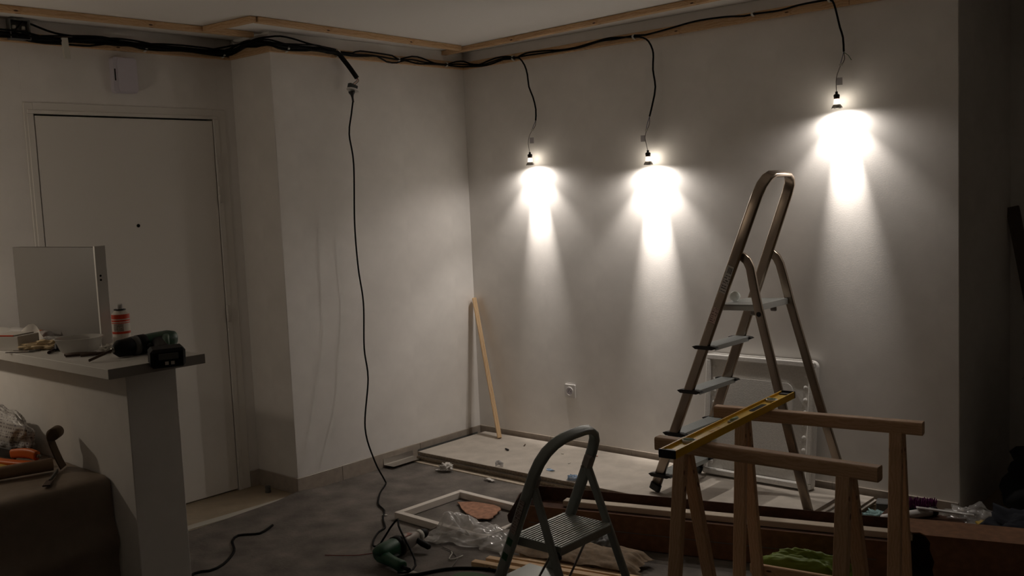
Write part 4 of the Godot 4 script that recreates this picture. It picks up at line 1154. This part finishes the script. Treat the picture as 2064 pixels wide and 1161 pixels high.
# ---------------------------------------------------------------- things on the felt
func floor_things():
	var fy := 0.009
	# white frame
	var t := thing("white_framework", "white rectangular frame of deep flat rails lying on the felt", "frame", Vector3(1.097, fy, 1.243), -0.03)
	var W := 0.62
	var D := 0.455
	var hh := 0.034
	var rw := 0.032
	var s := begin()
	part(t, "rail", box(Vector3(W, hh, rw), 0.0015), M.frame_white, at(0, hh / 2, D / 2 - rw / 2))
	part(t, "rail", box(Vector3(W, hh, rw), 0.0015), M.frame_white, at(0, hh / 2, -D / 2 + rw / 2))
	part(t, "rail", box(Vector3(rw, hh, D - rw * 2 - 0.0006), 0.0015), M.frame_white, at(W / 2 - rw / 2, hh / 2, 0))
	part(t, "rail", box(Vector3(rw, hh, D - rw * 2 - 0.0006), 0.0015), M.frame_white, at(-W / 2 + rw / 2, hh / 2, 0))
	# torn cardboard inside it
	var o := PackedVector2Array([Vector2(0.885, 1.118), Vector2(0.95, 1.075), Vector2(1.07, 1.062), Vector2(1.118, 1.075), Vector2(1.145, 1.1), Vector2(1.15, 1.13), Vector2(1.165, 1.15), Vector2(1.17, 1.185), Vector2(1.185, 1.2), Vector2(1.18, 1.228), Vector2(1.15, 1.235), Vector2(1.135, 1.25), Vector2(1.105, 1.24), Vector2(1.08, 1.235), Vector2(1.06, 1.225), Vector2(1.03, 1.215), Vector2(0.97, 1.18), Vector2(0.92, 1.14)])
	for i in o.size():
		o[i] -= Vector2(1.05, 1.15)
	s = begin()
	add_prism(s, o, 0.004, Transform3D(Basis(Vector3.RIGHT, PI / 2), Vector3.ZERO))
	solo("cardboard_piece", "torn piece of pinkish brown cardboard lying inside the white frame", "cardboard", done(s), M.torn_cardboard, Transform3D(Basis(Vector3(0.6, 0, 0.5).normalized(), 0.03), Vector3(1.06, fy + 0.014, 1.15)).scaled_local(Vector3(1.1, 1, 1.05)))
	# clear film between the drill and the small ladder
	var ns := noise(11, 3.2)
	ns.fractal_octaves = 4
	ns.fractal_gain = 0.4
	var fine := noise(19, 9.0)
	for k in 3:
		var c: Vector3 = [Vector3(1.27, 0.012, 1.455), Vector3(1.46, 0.012, 1.41), Vector3(1.36, 0.014, 1.47)][k]
		var ang: float = [0.5, -0.1, 0.2][k]
		var sz: Vector2 = [Vector2(0.34, 0.22), Vector2(0.42, 0.24), Vector2(0.5, 0.16)][k]
		var hgt: float = [0.085, 0.05, 0.04][k]
		var off := k * 7.3
		var f := func(u: float, v: float) -> Vector3:
			var e := pow(sin(PI * clampf(u, 0.0, 1.0)), 0.6) * pow(sin(PI * clampf(v, 0.0, 1.0)), 0.5)
			var h: float = maxf(0.0, 0.45 + 0.9 * ns.get_noise_2d(u * 0.55 + off, v * 0.5)) * hgt * e
			h += hgt * 0.9 * exp(-(pow((u - 0.3) / 0.12, 2) + pow((v - 0.5) / 0.3, 2))) * (1.0 if k == 0 else 0.3)
			h += 0.011 * absf(fine.get_noise_2d(u * sz.x * 2.0 + off, v * sz.y * 2.0)) * e
			var wx: float = 0.04 * ns.get_noise_2d(v * 0.8 + off, 3.0)
			var wz: float = 0.05 * ns.get_noise_2d(u * 0.8 + off, 9.0)
			return Vector3((u - 0.5) * sz.x + wx, 0.004 + h, (v - 0.5) * sz.y + wz)
		var flip := func(u: float, v: float) -> Vector3: return f.call(v, u)
		if k == 0:
			t = thing("plastic_film", "crumpled clear plastic film between the green drill and the small ladder", "plastic film", Vector3(1.3, 0, 1.48))
		part(t, "film_fold", sheet(34, 46, flip, 0.0006), M.film, Transform3D(Basis(Vector3.UP, ang), c - Vector3(1.3, 0, 1.48)))
	solo("zip_tie", "thin white cable tie looping on the felt in front of the film", "cable tie", tube(V([1.345, 0.012, 1.63, 1.38, 0.02, 1.66, 1.4, 0.013, 1.70, 1.42, 0.012, 1.69, 1.425, 0.014, 1.64]), 0.0028, 6), M.clip_plastic)
	solo("thin_wire", "thin dark wire curving on the felt between drill and wood strips", "wire", tube(V([1.27, 0.012, 1.61, 1.36, 0.012, 1.63, 1.43, 0.012, 1.68, 1.47, 0.012, 1.75, 1.49, 0.012, 1.79]), 0.002, 6), M.grey_flex)
	solo("red_cord", "thin dark red string on the felt left of the green drill", "string", tube(V([0.9, 0.011, 1.985, 0.951, 0.011, 1.955, 0.993, 0.011, 1.925, 1.03, 0.011, 1.895, 1.06, 0.011, 1.845]), 0.0018, 6), M.red_cord)
	solo("white_chip", "small white chip on the felt beside the frame's left corner", "chip", box(Vector3(0.03, 0.004, 0.008), 0.001), M.white_paper, at(0.70, 0.012, 1.455, 0.4))
	solo("floor_cable", "thick black cable along the bottom edge in front of the wood strips", "cable", tube(V([1.33, 0.014, 2.05, 1.419, 0.014, 1.91, 1.456, 0.014, 1.83, 1.506, 0.014, 1.762, 1.611, 0.014, 1.7, 1.72, 0.014, 1.69, 1.85, 0.014, 1.75]), 0.007, 8), M.black_sheath)
	solo("green_mat", "faded green cloth on the floor below the small ladder's left foot", "cloth", sheet(14, 10, func(u, v): return Vector3((v - 0.5) * 0.36, 0.004 + 0.01 * absf(sin(v * 7.0 + u * 3.0)), (u - 0.5) * 0.2), 0.003), M.mat_green, at(1.75, 0.008, 1.84, 0.25))
	# corded drill
	var P := Vector3(1.19, fy, 1.77)
	t = thing("corded_drill", "green corded hammer drill with grey gear head lying on the felt", "drill", P)
	var fw := Vector3(-0.11, 0.0, -0.99).normalized()
	var sd := Vector3(0.99, 0, -0.11).normalized()
	var up := Vector3.UP
	var axis := Vector3(0.012, 0.05, 0.12)
	var pt := func(a: float, b: float, c: float) -> Vector3: return axis + fw * a + sd * b + up * c
	part(t, "motor_housing", sweep(PackedVector3Array([pt.call(-0.05, 0, -0.004), pt.call(-0.045, 0, 0), pt.call(-0.03, 0, 0.0), pt.call(0.0, 0, 0.0), pt.call(0.05, 0, 0.002), pt.call(0.09, 0, 0.0), pt.call(0.1, 0, 0)]), rounded(0.084, 0.08, 0.036, 6), Vector3.UP, [0.55, 0.8, 0.95, 1.0, 1.0, 0.97, 0.9]), M.drill_green)
	part(t, "handle", sweep(PackedVector3Array([pt.call(-0.025, 0.0, -0.006), pt.call(-0.035, 0.05, -0.012), pt.call(-0.045, 0.1, -0.016), pt.call(-0.06, 0.145, -0.016), pt.call(-0.062, 0.152, -0.016)]), rounded(0.046, 0.05, 0.02, 5), Vector3.UP, [1.25, 1.0, 0.95, 1.05, 0.8]), M.drill_green)
	part(t, "trigger", box(Vector3(0.02, 0.018, 0.036), 0.005), M.drill_black, Transform3D(Basis(Vector3.UP, 0.1), pt.call(0.002, 0.058, -0.01)))
	part(t, "cord_guard", sweep(PackedVector3Array([pt.call(-0.06, 0.15, -0.018), pt.call(-0.075, 0.2, -0.016)]), ring(0.009, 10)), M.drill_black)
	part(t, "vent_band", sweep(PackedVector3Array([pt.call(0.062, 0, 0.001), pt.call(0.092, 0, 0.001)]), rounded(0.09, 0.086, 0.038, 6), Vector3.UP), M.drill_black)
	part(t, "gear_head", sweep(PackedVector3Array([pt.call(0.095, 0, 0.0), pt.call(0.13, 0, 0.002), pt.call(0.18, 0, 0.004), pt.call(0.215, 0, 0.004)]), rounded(0.075, 0.07, 0.03, 6), Vector3.UP, [1.08, 1.0, 0.82, 0.6]), M.drill_grey)
	part(t, "collar", sweep(PackedVector3Array([pt.call(0.213, 0, 0.004), pt.call(0.235, 0, 0.004)]), ring(0.026, 18)), M.clip_plastic)
	part(t, "chuck", sweep(PackedVector3Array([pt.call(0.234, 0, 0.004), pt.call(0.26, 0, 0.004), pt.call(0.275, 0, 0.004), pt.call(0.283, 0, 0.004)]), ring(0.022, 18), Vector3.ZERO, [1.0, 1.0, 0.75, 0.4]), M.drill_black)
	part(t, "drill_bit", sweep(PackedVector3Array([pt.call(0.28, 0, 0.004), pt.call(0.37, 0, 0.006)]), ring(0.003, 8)), M.rust_steel)
	part(t, "auxiliary_grip", sweep(PackedVector3Array([pt.call(0.185, 0.02, 0.0), pt.call(0.188, 0.05, -0.012), pt.call(0.19, 0.085, -0.022), pt.call(0.19, 0.092, -0.022)]), ring(0.0145, 14), Vector3.ZERO, [0.8, 1.0, 0.95, 0.6]), M.drill_black)
	part(t, "warning_sticker", box(Vector3(0.03, 0.001, 0.05), 0.0003), M.pink_plastic, Transform3D(Basis(Vector3.UP, 0.1), pt.call(0.135, 0.008, 0.0375)))
	solo("white_corner", "white triangular scrap under the green drill's handle", "scrap", prism(PackedVector2Array([Vector2(0, 0), Vector2(0.06, 0.005), Vector2(0.02, 0.045)]), 0.003), M.white_paper, Transform3D(Basis(Vector3.RIGHT, PI / 2), Vector3(1.345, fy + 0.005, 1.885)))
	# wood strips and wrapped boards below the small ladder
	var g := [["nearest thin wooden strip on the floor under the small ladder", Vector3(1.535, 0.021, 1.688), Vector3(2.5, 0.021, 1.5)], ["second thin wooden strip on the floor under the small ladder", Vector3(1.558, 0.021, 1.622), Vector3(2.5, 0.021, 1.432)], ["third thin wooden strip, half covered by the wrapping paper", Vector3(1.62, 0.021, 1.56), Vector3(2.52, 0.021, 1.38)]]
	for e in g:
		solo("wood_strip", e[0], "wood strip", box(Vector3(e[1].distance_to(e[2]), 0.022, 0.034), 0.0015), M.pale_pine, along(e[1], e[2]), "wood strips on the floor")
	var nz := noise(23, 3.0)
	nz.fractal_octaves = 4
	solo("wrapping_paper", "crinkled brown wrapping paper over boards under the small ladder's tread", "wrapping paper", sheet(24, 36, func(v, u): return Vector3((u - 0.5) * 0.58 + 0.03 * nz.get_noise_2d(v * 3.0, 1.0), 0.012 + 0.055 * pow(sin(PI * clampf(v * 0.75 + 0.2, 0.0, 1.0)), 0.5) + 0.012 * nz.get_noise_2d(u * 1.2, v * 0.8) - 0.035 * smoothstep(0.9, 1.0, u), (v - 0.5) * 0.2), 0.0015), M.kraft_paper, at(1.89, 0.008, 1.395, 0.2))
	solo("wrapped_board", "pale board under the crinkled brown wrapping paper", "board", box(Vector3(0.5, 0.03, 0.13), 0.003), M.pale_pine, at(1.87, 0.024, 1.395, 0.2))
	solo("grey_coil", "dark grey ribbed coil standing on the felt behind the small ladder's tread", "coil", blob(Vector3(0.13, 0.1, 0.1), 71, 0.25, 2.4, 18, -0.8), M.grey_plastic, at(1.93, 0.05, 1.285))
	# lime bag on the trestle rail and a strap
	t = thing("lime_bag", "lime green bag slumped on the rear trestle's low rail", "bag", Vector3(2.76, 0.012, 1.06), 0.15)
	part(t, "bag_body", blob(Vector3(0.34, 0.14, 0.1), 83, 0.3, 1.1, 30, -0.6), M.lime, at(0.0, 0.045, 0.0))
	part(t, "bag_flap", sheet(14, 18, func(v, u): return Vector3(-0.15 + u * 0.34, 0.085 - 0.045 * v - 0.03 * u + 0.008 * sin(u * 9.0 + v * 4.0), -0.02 + 0.06 * v), 0.004), M.lime)
	solo("white_tag", "small white card with dark print between the front trestle's right legs", "card", label_mesh(0.05, 0.035, 0.001), print_mat("card_print", Color(0.8, 0.78, 0.74), Color(0.1, 0.09, 0.09), 17, 24, 34), Transform3D(Basis(Vector3(0, -1, 0), Vector3(0.55, 0, 0.83), Vector3(-0.83, 0, 0.55)), Vector3(3.14, 0.03, 1.45)))

# ---------------------------------------------------------------- the counter at the left
func counter_side():
	var t := thing("countertop", "white laminate countertop on the low partition wall at the left", "countertop", Vector3(0.57, 1.068, 3.034))
	part(t, "top", box_from(Vector3(XD - 0.57 + 0.002, 0, -0.166), Vector3(0.93, 0.0315, 0.166), 0.001), M.counter_white)
	part(t, "end_edging", box_from(Vector3(0.9301, 0, -0.166), Vector3(0.932, 0.0315, 0.166), 0.0005), M.counter_edge)
	var y := 1.0995
	# grey panel with pale edges
	t = thing("standing_board", "grey flat panel with a pale drilled edge standing on the counter", "panel", Vector3(0.622, y + 0.0005, 2.94))
	part(t, "face_board", box_from(Vector3(-0.357, 0, -0.018), Vector3(0.345, 0.357, 0.014), 0.001), M.panel_grey)
	var s := begin()
	add_box(s, Vector3(0.012, 0.362, 0.04), 0.001, Vector3(0.352, 0.181, 0.0))
	part(t, "edging", done(s), M.counter_white)
	for q in [0.24, 0.255]:
		part(t, "hole", lathe([Vector2(0.004, 0), Vector2(0.004, 0.0012), Vector2(0, 0.0012)], 12), M.dark_hole, Transform3D(Basis(Vector3.BACK, -PI / 2), Vector3(0.3575, q, 0.006)))
	# spray can
	t = thing("spray_can", "white spray can with orange bands standing on the counter", "spray can", Vector3(1.03, y, 2.91))
	var r := 0.0305
	part(t, "body", lathe([Vector2(0, 0.001), Vector2(r - 0.003, 0), Vector2(r, 0.003), Vector2(r, 0.116), Vector2(r - 0.001, 0.118), Vector2(0.0195, 0.127), Vector2(0.0185, 0.13), Vector2(0, 0.13)], 32), M.frame_white)
	for b in [[0.1, 0.116], [0.0905, 0.0965], [0.084, 0.087], [0.047, 0.055]]:
		part(t, "orange_band", lathe([Vector2(r - 0.001, b[0]), Vector2(r + 0.0004, b[0]), Vector2(r + 0.0004, b[1]), Vector2(r - 0.001, b[1])], 32), M.can_orange)
	var pm := print_mat("can_print", Color(0.66, 0.6, 0.55), Color(0.36, 0.3, 0.28), 31, 60, 60)
	var cl := begin()
	for k in 10:
		var a0 := 0.2 + k * 0.12
		var a1 := a0 + 0.12
		for e in [[a0, 0], [a1, 1], [a1, 3], [a0, 0], [a1, 3], [a0, 2]]:
			var yy := 0.056 if int(e[1]) < 2 else 0.083
			cl.set_uv(Vector2((e[0] - 0.2) / 1.2, (0.083 - yy) / 0.027))
			cl.add_vertex(Vector3(cos(e[0]) * (r + 0.0004), yy, sin(e[0]) * (r + 0.0004)))
	part(t, "printed_panel", done(cl), pm)
	part(t, "collar", lathe([Vector2(0.0185, 0.129), Vector2(0.0205, 0.13), Vector2(0.0205, 0.134), Vector2(0.016, 0.1345), Vector2(0, 0.1345)], 28), M.black_plastic)
	part(t, "nozzle", lathe([Vector2(0.0105, 0.134), Vector2(0.0105, 0.149), Vector2(0.009, 0.152), Vector2(0, 0.152)], 20), M.white_plastic)
	# cordless drill lying on its side
	var P := Vector3(1.285, y, 2.96)
	t = thing("cordless_drill", "green and black cordless drill with battery lying on the counter's end", "drill", P)
	var fw := Vector3(0.095, -0.03, 0.99).normalized()
	var hd := Vector3(0.93, -0.02, 0.33).normalized()
	var c0 := Vector3(0.0, 0.034, -0.03)
	var q := func(a: float, b: float, h: float) -> Vector3: return c0 + fw * a + hd * b + Vector3(0, h, 0)
	part(t, "body", sweep(PackedVector3Array([q.call(-0.085, 0, -0.002), q.call(-0.08, 0, 0), q.call(-0.06, 0, 0), q.call(0.0, 0, 0), q.call(0.05, 0, 0), q.call(0.06, 0, 0)]), rounded(0.062, 0.066, 0.028, 6), Vector3.UP, [0.5, 0.8, 0.98, 1.0, 0.95, 0.85]), M.drill_green)
	part(t, "gear_case", sweep(PackedVector3Array([q.call(0.034, 0, 0), q.call(0.062, 0, 0)]), ring(0.0335, 20)), M.drill_black)
	part(t, "clutch_ring", sweep(PackedVector3Array([q.call(0.062, 0, 0), q.call(0.08, 0, 0)]), ring(0.0325, 20)), M.grey_plastic)
	part(t, "chuck", sweep(PackedVector3Array([q.call(0.08, 0, 0), q.call(0.085, 0, 0), q.call(0.13, 0, 0), q.call(0.147, 0, 0), q.call(0.15, 0, 0)]), ring(0.031, 20), Vector3.ZERO, [0.85, 1.0, 0.92, 0.5, 0.35]), M.drill_black)
	part(t, "chuck_jaw", sweep(PackedVector3Array([q.call(0.148, 0, 0), q.call(0.156, 0, 0)]), ring(0.011, 14), Vector3.ZERO, [1.0, 0.7]), M.steel)
	var bit := begin(true)
	var bp := PackedVector3Array()
	for k in 13:
		bp.append(q.call(0.15, 0, 0).lerp(Vector3(0.02, 0.0075, 0.205), k / 12.0))
	var flute := PackedVector2Array()
	for k in 10:
		flute.append(Vector2(cos(TAU * k / 10.0) * 0.0055, sin(TAU * k / 10.0) * 0.0038))
	add_sweep(bit, bp, flute, Vector3(0.6, 0.8, 0))
	part(t, "drill_bit", done(bit), M.rust_steel)
	part(t, "handle", sweep(PackedVector3Array([q.call(-0.02, 0.0, -0.002), q.call(-0.015, 0.06, -0.004), q.call(-0.008, 0.14, -0.01), q.call(-0.005, 0.2, -0.016)]), rounded(0.042, 0.052, 0.018, 5), Vector3.UP, [1.15, 1.0, 0.95, 1.1]), M.drill_black)
	part(t, "handle_back", sweep(PackedVector3Array([q.call(-0.05, 0.005, 0.004), q.call(-0.036, 0.06, 0.004), q.call(-0.026, 0.14, -0.004)]), rounded(0.036, 0.022, 0.009, 4), Vector3.UP, [1.2, 1.0, 0.7]), M.drill_green)
	part(t, "trigger", box(Vector3(0.034, 0.02, 0.018), 0.005), M.drill_black, Transform3D(Basis(Vector3.UP, -0.34), q.call(0.022, 0.055, -0.004)))
	var bb := Basis(hd, Vector3.UP, hd.cross(Vector3.UP)).orthonormalized()
	var bt := part(t, "battery", box(Vector3(0.062, 0.062, 0.108), 0.009), M.drill_black, Transform3D(bb * Basis(Vector3.BACK, -0.12), q.call(0.0, 0.248, -0.014)))
	part(bt, "battery_latch", box(Vector3(0.003, 0.02, 0.06), 0.001), M.grey_plastic, at(0.0315, 0.008, 0.0))
	for e in [-0.012, 0.006]:
		part(bt, "contact_label", box(Vector3(0.001, 0.011, 0.011), 0.0003), M.frame_white, at(0.0315, -0.014, e))
	# bowl, tools and scraps
	t = thing("plastic_bowl", "translucent plastic bowl left of the spray can on the counter", "bowl", Vector3(0.985, y + 0.0005, 3.045))
	part(t, "shell", lathe([Vector2(0, 0), Vector2(0.058, 0.0), Vector2(0.064, 0.006), Vector2(0.079, 0.045), Vector2(0.083, 0.046), Vector2(0.0835, 0.0475), Vector2(0.077, 0.048), Vector2(0.061, 0.0085), Vector2(0.056, 0.002), Vector2(0, 0.0018)], 32, true), M.bowl_plastic)
	solo("crumpled_paper", "crumpled white paper between the bowl and the cordless drill's chuck", "paper scrap", blob(Vector3(0.05, 0.03, 0.055), 13, 0.5, 1.8, 18, -0.6), M.white_paper, at(1.125, y + 0.01, 3.0))
	var spots := [[Vector3(1.075, 0.0062, 3.14), Vector3(1.14, 0.0062, 3.06), "longest masonry drill bit lying in front of the plastic bowl"], [Vector3(1.105, 0.0062, 3.15), Vector3(1.168, 0.0062, 3.045), "second drill bit lying next to the cordless drill's bit"], [Vector3(1.15, 0.0062, 3.12), Vector3(1.185, 0.0062, 3.03), "short dark drill bit lying nearest to the chuck"]]
	for e in spots:
		solo("loose_bit", e[2], "drill bit", sweep(PackedVector3Array([e[0] + Vector3(0, y, 0), (e[0] + e[1]) * 0.5 + Vector3(0, y, 0), e[1] + Vector3(0, y, 0)]), flute, Vector3.UP, [1.0, 1.0, 0.7]), M.rust_steel, Transform3D.IDENTITY, "loose drill bits on the counter")
	t = thing("small_carton", "small white carton with a red edged lid at the counter's left", "carton", Vector3(0.675, y + 0.0005, 3.135), 0.45)
	part(t, "carton_body", box(Vector3(0.115, 0.05, 0.105), 0.0015), M.white_paper, at(0, 0.025, 0))
	part(t, "lid", box(Vector3(0.1, 0.004, 0.1), 0.001), M.white_paper, at(-0.012, 0.0525, 0))
	part(t, "red_edge", box(Vector3(0.1, 0.005, 0.003), 0.001), M.can_orange, at(-0.012, 0.0525, 0.051))
	solo("white_wrapper", "folded white paper standing behind the small white carton", "paper", sheet(8, 8, func(v, u): return Vector3((u - 0.5) * 0.12, 0.075 - 0.05 * absf(u - 0.45) * 2.0 - 0.07 * v, -0.01 + 0.03 * v + 0.01 * sin(u * 8.0)), 0.001), M.white_paper, at(0.6, y + 0.004, 3.05, 0.4))
	solo("beige_cloth", "crumpled beige cloth in front of the small white carton", "cloth", blob(Vector3(0.14, 0.034, 0.075), 15, 0.5, 1.5, 26, -0.6), M.beige_cloth, at(0.81, y + 0.011, 3.08, 0.9))
	solo("clear_tube", "clear plastic tube with a yellow label on the counter before the grey panel", "tube", tube(V([0.3, 1.121, 2.99, 0.62, 1.121, 2.99]), 0.019, 14), M.bag_film)
	solo("yellow_band", "yellow printed band round the clear plastic tube", "label", tube(V([0.535, 1.121, 2.99, 0.558, 1.121, 2.99]), 0.0197, 14), M.tool_orange)
	t = thing("clear_packet", "clear packet of small parts with a red clip on the counter", "packet", Vector3(0.72, y, 3.0), 0.3)
	part(t, "packet_film", blob(Vector3(0.2, 0.03, 0.09), 19, 0.5, 2.0, 18, -0.6), M.film, at(0, 0.01, 0))
	part(t, "red_clip", box(Vector3(0.014, 0.016, 0.012), 0.003), M.can_orange, at(0.03, 0.02, 0.02))
	for k in 5:
		part(t, "metal_part", tube([Vector3(-0.07 + k * 0.03, 0.008, 0.01 * sin(k * 2.0)), Vector3(-0.05 + k * 0.03, 0.009, 0.02 * cos(k * 3.0))], 0.004, 8), [M.rust_steel, M.steel, M.black_plastic, M.steel, M.dark_red][k])
	solo("blue_stopper", "dark blue plastic stopper beside the bowl on the counter", "stopper", lathe([Vector2(0, 0), Vector2(0.016, 0), Vector2(0.0165, 0.004), Vector2(0.013, 0.022), Vector2(0.01, 0.026), Vector2(0, 0.026)], 18), M.navy, Transform3D(Basis(Vector3.FORWARD, -0.25), Vector3(0.915, y + 0.0045, 3.085)))
	solo("black_cable_tie", "short black strap end between the beige cloth and the bowl", "strap", tube(V([0.84, y + 0.004, 3.1, 0.86, y + 0.02, 3.04, 0.885, y + 0.034, 2.99, 0.9, y + 0.03, 2.965]), 0.0035, 6), M.black_plastic)
	solo("pencil_stub", "short dark red pencil stub near the counter's front edge", "pencil", tube(V([0.86, y + 0.006, 3.07, 0.965, y + 0.006, 3.145]), 0.0055, 8), M.dark_red)
	solo("bright_screw", "small bright screw lying left of the pencil stub", "screw", tube(V([0.85, y + 0.0045, 3.165, 0.845, y + 0.0045, 3.12]), 0.004, 8), M.steel)
	t = thing("clear_sachet", "flat clear sachet with a pink rim lying over the counter's front edge", "sachet", Vector3(0.8, y + 0.002, 3.17), 0.6)
	part(t, "sachet_film", box(Vector3(0.09, 0.002, 0.045), 0.0008), M.film)
	for z in [-0.023, 0.023]:
		part(t, "sachet_rim", box(Vector3(0.09, 0.0026, 0.003), 0.0008), M.dark_red, at(0, 0.0005, z))
	solo("purple_wrap", "purple printed wrapper at the counter's left picture edge", "wrapper", blob(Vector3(0.06, 0.05, 0.05), 29, 0.4, 1.7, 14, -0.7), mat("purple", Color(0.42, 0.34, 0.5), 0.5), at(0.575, y + 0.018, 3.175))

# ---------------------------------------------------------------- the covered table below it
func table_side():
	var t := thing("covered_table", "table covered to the floor with a brown dust sheet against the counter wall", "table", Vector3(0.45, 0, 3.55))
	var ns := noise(37, 1.3)
	var X := 1.268
	part(t, "table_top", box_from(Vector3(-0.75, 0.675, -0.42), Vector3(X - 0.47, 0.703, 0.42), 0.004), M.dark_board)
	for e in [[-0.7, -0.38], [-0.7, 0.38], [X - 0.53, -0.38], [X - 0.53, 0.38]]:
		part(t, "leg", box_from(Vector3(e[0] - 0.02, 0.014, e[1] - 0.02), Vector3(e[0] + 0.02, 0.675, e[1] + 0.02), 0.003), M.dark_board)
	# the dust sheet: over the top, then down the end with soft folds
	var f := func(v: float, u: float) -> Vector3:
		var z := lerpf(3.116, 3.985, v)
		var l := u * 2.33
		var flat := 1.58
		if l < flat:
			var y: float = 0.7085 + 0.004 * ns.get_noise_2d(l * 3.0, z * 4.0)
			return Vector3(X - flat + l - 0.45, y - 0.006 * smoothstep(flat - 0.03, flat, l), z - 3.55)
		var d := l - flat
		var out: float = 0.012 + 0.05 * d + 0.018 * ns.get_noise_2d(z * 3.5, d * 0.7) * smoothstep(0.0, 0.2, d)
		out += 0.022 * exp(-pow((d - 0.2 - (z - 3.11) * 0.08) / 0.045, 2))
		out += 0.02 * sin((z - 3.11) * 16.0 + d) * smoothstep(0.1, 0.6, d)
		return Vector3(X + out - 0.45 - 0.004, 0.7 - d + 0.0, z - 3.55)
	part(t, "dust_sheet", sheet(60, 150, f, 0.0015), M.dust_sheet)
	var y := 0.714
	solo("cardboard_tube", "brown cardboard tube lying on the covered table", "tube", sweep(PackedVector3Array([Vector3(0.955, y + 0.023, 3.56), Vector3(1.048, y + 0.023, 3.2)]), ring(0.0215, 22)), M.tube_brown)
	t = thing("scraper", "small dark scraper lying on the covered table near its end", "scraper", Vector3(1.155, y + 0.004, 3.25))
	var d := Vector3(0.81, 0, 0.55).normalized()
	part(t, "handle", bar(-d * 0.09 + Vector3(0, 0.001, 0), d * 0.04 + Vector3(0, 0.001, 0), 0.012, 0.006, 0.002, Vector3.UP), M.grey_plastic)
	part(t, "blade", bar(d * 0.035 + Vector3(0, 0.001, 0), d * 0.095 + Vector3(0, 0.0, 0), 0.005, 0.024, 0.002, Vector3.UP), M.rust_steel)
	t = thing("curled_sheet", "curled dark brown strip with a rolled top standing against the counter wall", "curl", Vector3(1.02, y, 3.168), 0.85)
	part(t, "roll", tube([Vector3(0, 0.122, -0.02), Vector3(0, 0.122, 0.035)], 0.021, 20), M.curl_brown)
	var tail := func(u: float, v: float) -> Vector3: return Vector3(-0.017 + 0.036 * u * u + 0.006 * sin(u * PI), 0.114 * (1.0 - u) + 0.001, -0.02 + 0.055 * v)
	part(t, "tail", sheet(10, 2, tail, 0.004), M.curl_brown)
	t = thing("printed_bag", "crumpled white plastic bag with dark print on the covered table", "bag", Vector3(0.55, y + 0.062, 3.172))
	var bm := print_mat("bag_print", Color(0.8, 0.79, 0.78), Color(0.3, 0.26, 0.3), 44, 128, 128)
	bm.uv1_triplanar = true
	bm.uv1_scale = Vector3(7, 7, 7)
	bm.roughness = 0.35
	part(t, "bag_body", blob(Vector3(0.5, 0.2, 0.085), 91, 0.22, 1.3, 34, -0.5), bm)
	t = thing("orange_saw", "orange handled saw with dark blade lying before the printed bag", "saw", Vector3(0.8, y, 3.25))
	part(t, "blade", bar(Vector3(-0.36, 0.022, 0.01), Vector3(0.02, 0.03, -0.02), 0.034, 0.006, 0.002, Vector3.UP), M.black_plastic)
	part(t, "handle", sweep(smooth_path([Vector3(0.0, 0.03, -0.02), Vector3(0.05, 0.038, -0.03), Vector3(0.1, 0.04, -0.042), Vector3(0.13, 0.034, -0.05)], 0.01), rounded(0.034, 0.022, 0.01, 5), Vector3.UP, []), M.tool_orange)
	part(t, "end_screw", tube([Vector3(0.128, 0.034, -0.05), Vector3(0.142, 0.034, -0.053)], 0.007, 12), M.steel)
	solo("orange_knife", "flat orange tool lying under the saw's handle", "tool", sweep(smooth_path([Vector3(0.72, y + 0.009, 3.275), Vector3(0.8, y + 0.011, 3.268), Vector3(0.9, y + 0.011, 3.235), Vector3(0.945, y + 0.01, 3.205)], 0.01), rounded(0.016, 0.036, 0.007, 5), Vector3.UP), M.tool_orange)
	solo("yellow_paper", "yellow paper sheet under the cardboard tube on the table", "paper", sheet(10, 10, func(v, u): return Vector3((u - 0.5) * 0.22, 0.003 + 0.006 * absf(sin(u * 4.0 + v * 2.0)), (v - 0.5) * 0.22), 0.001), M.yellow_paper, at(0.86, y, 3.36, 0.4))
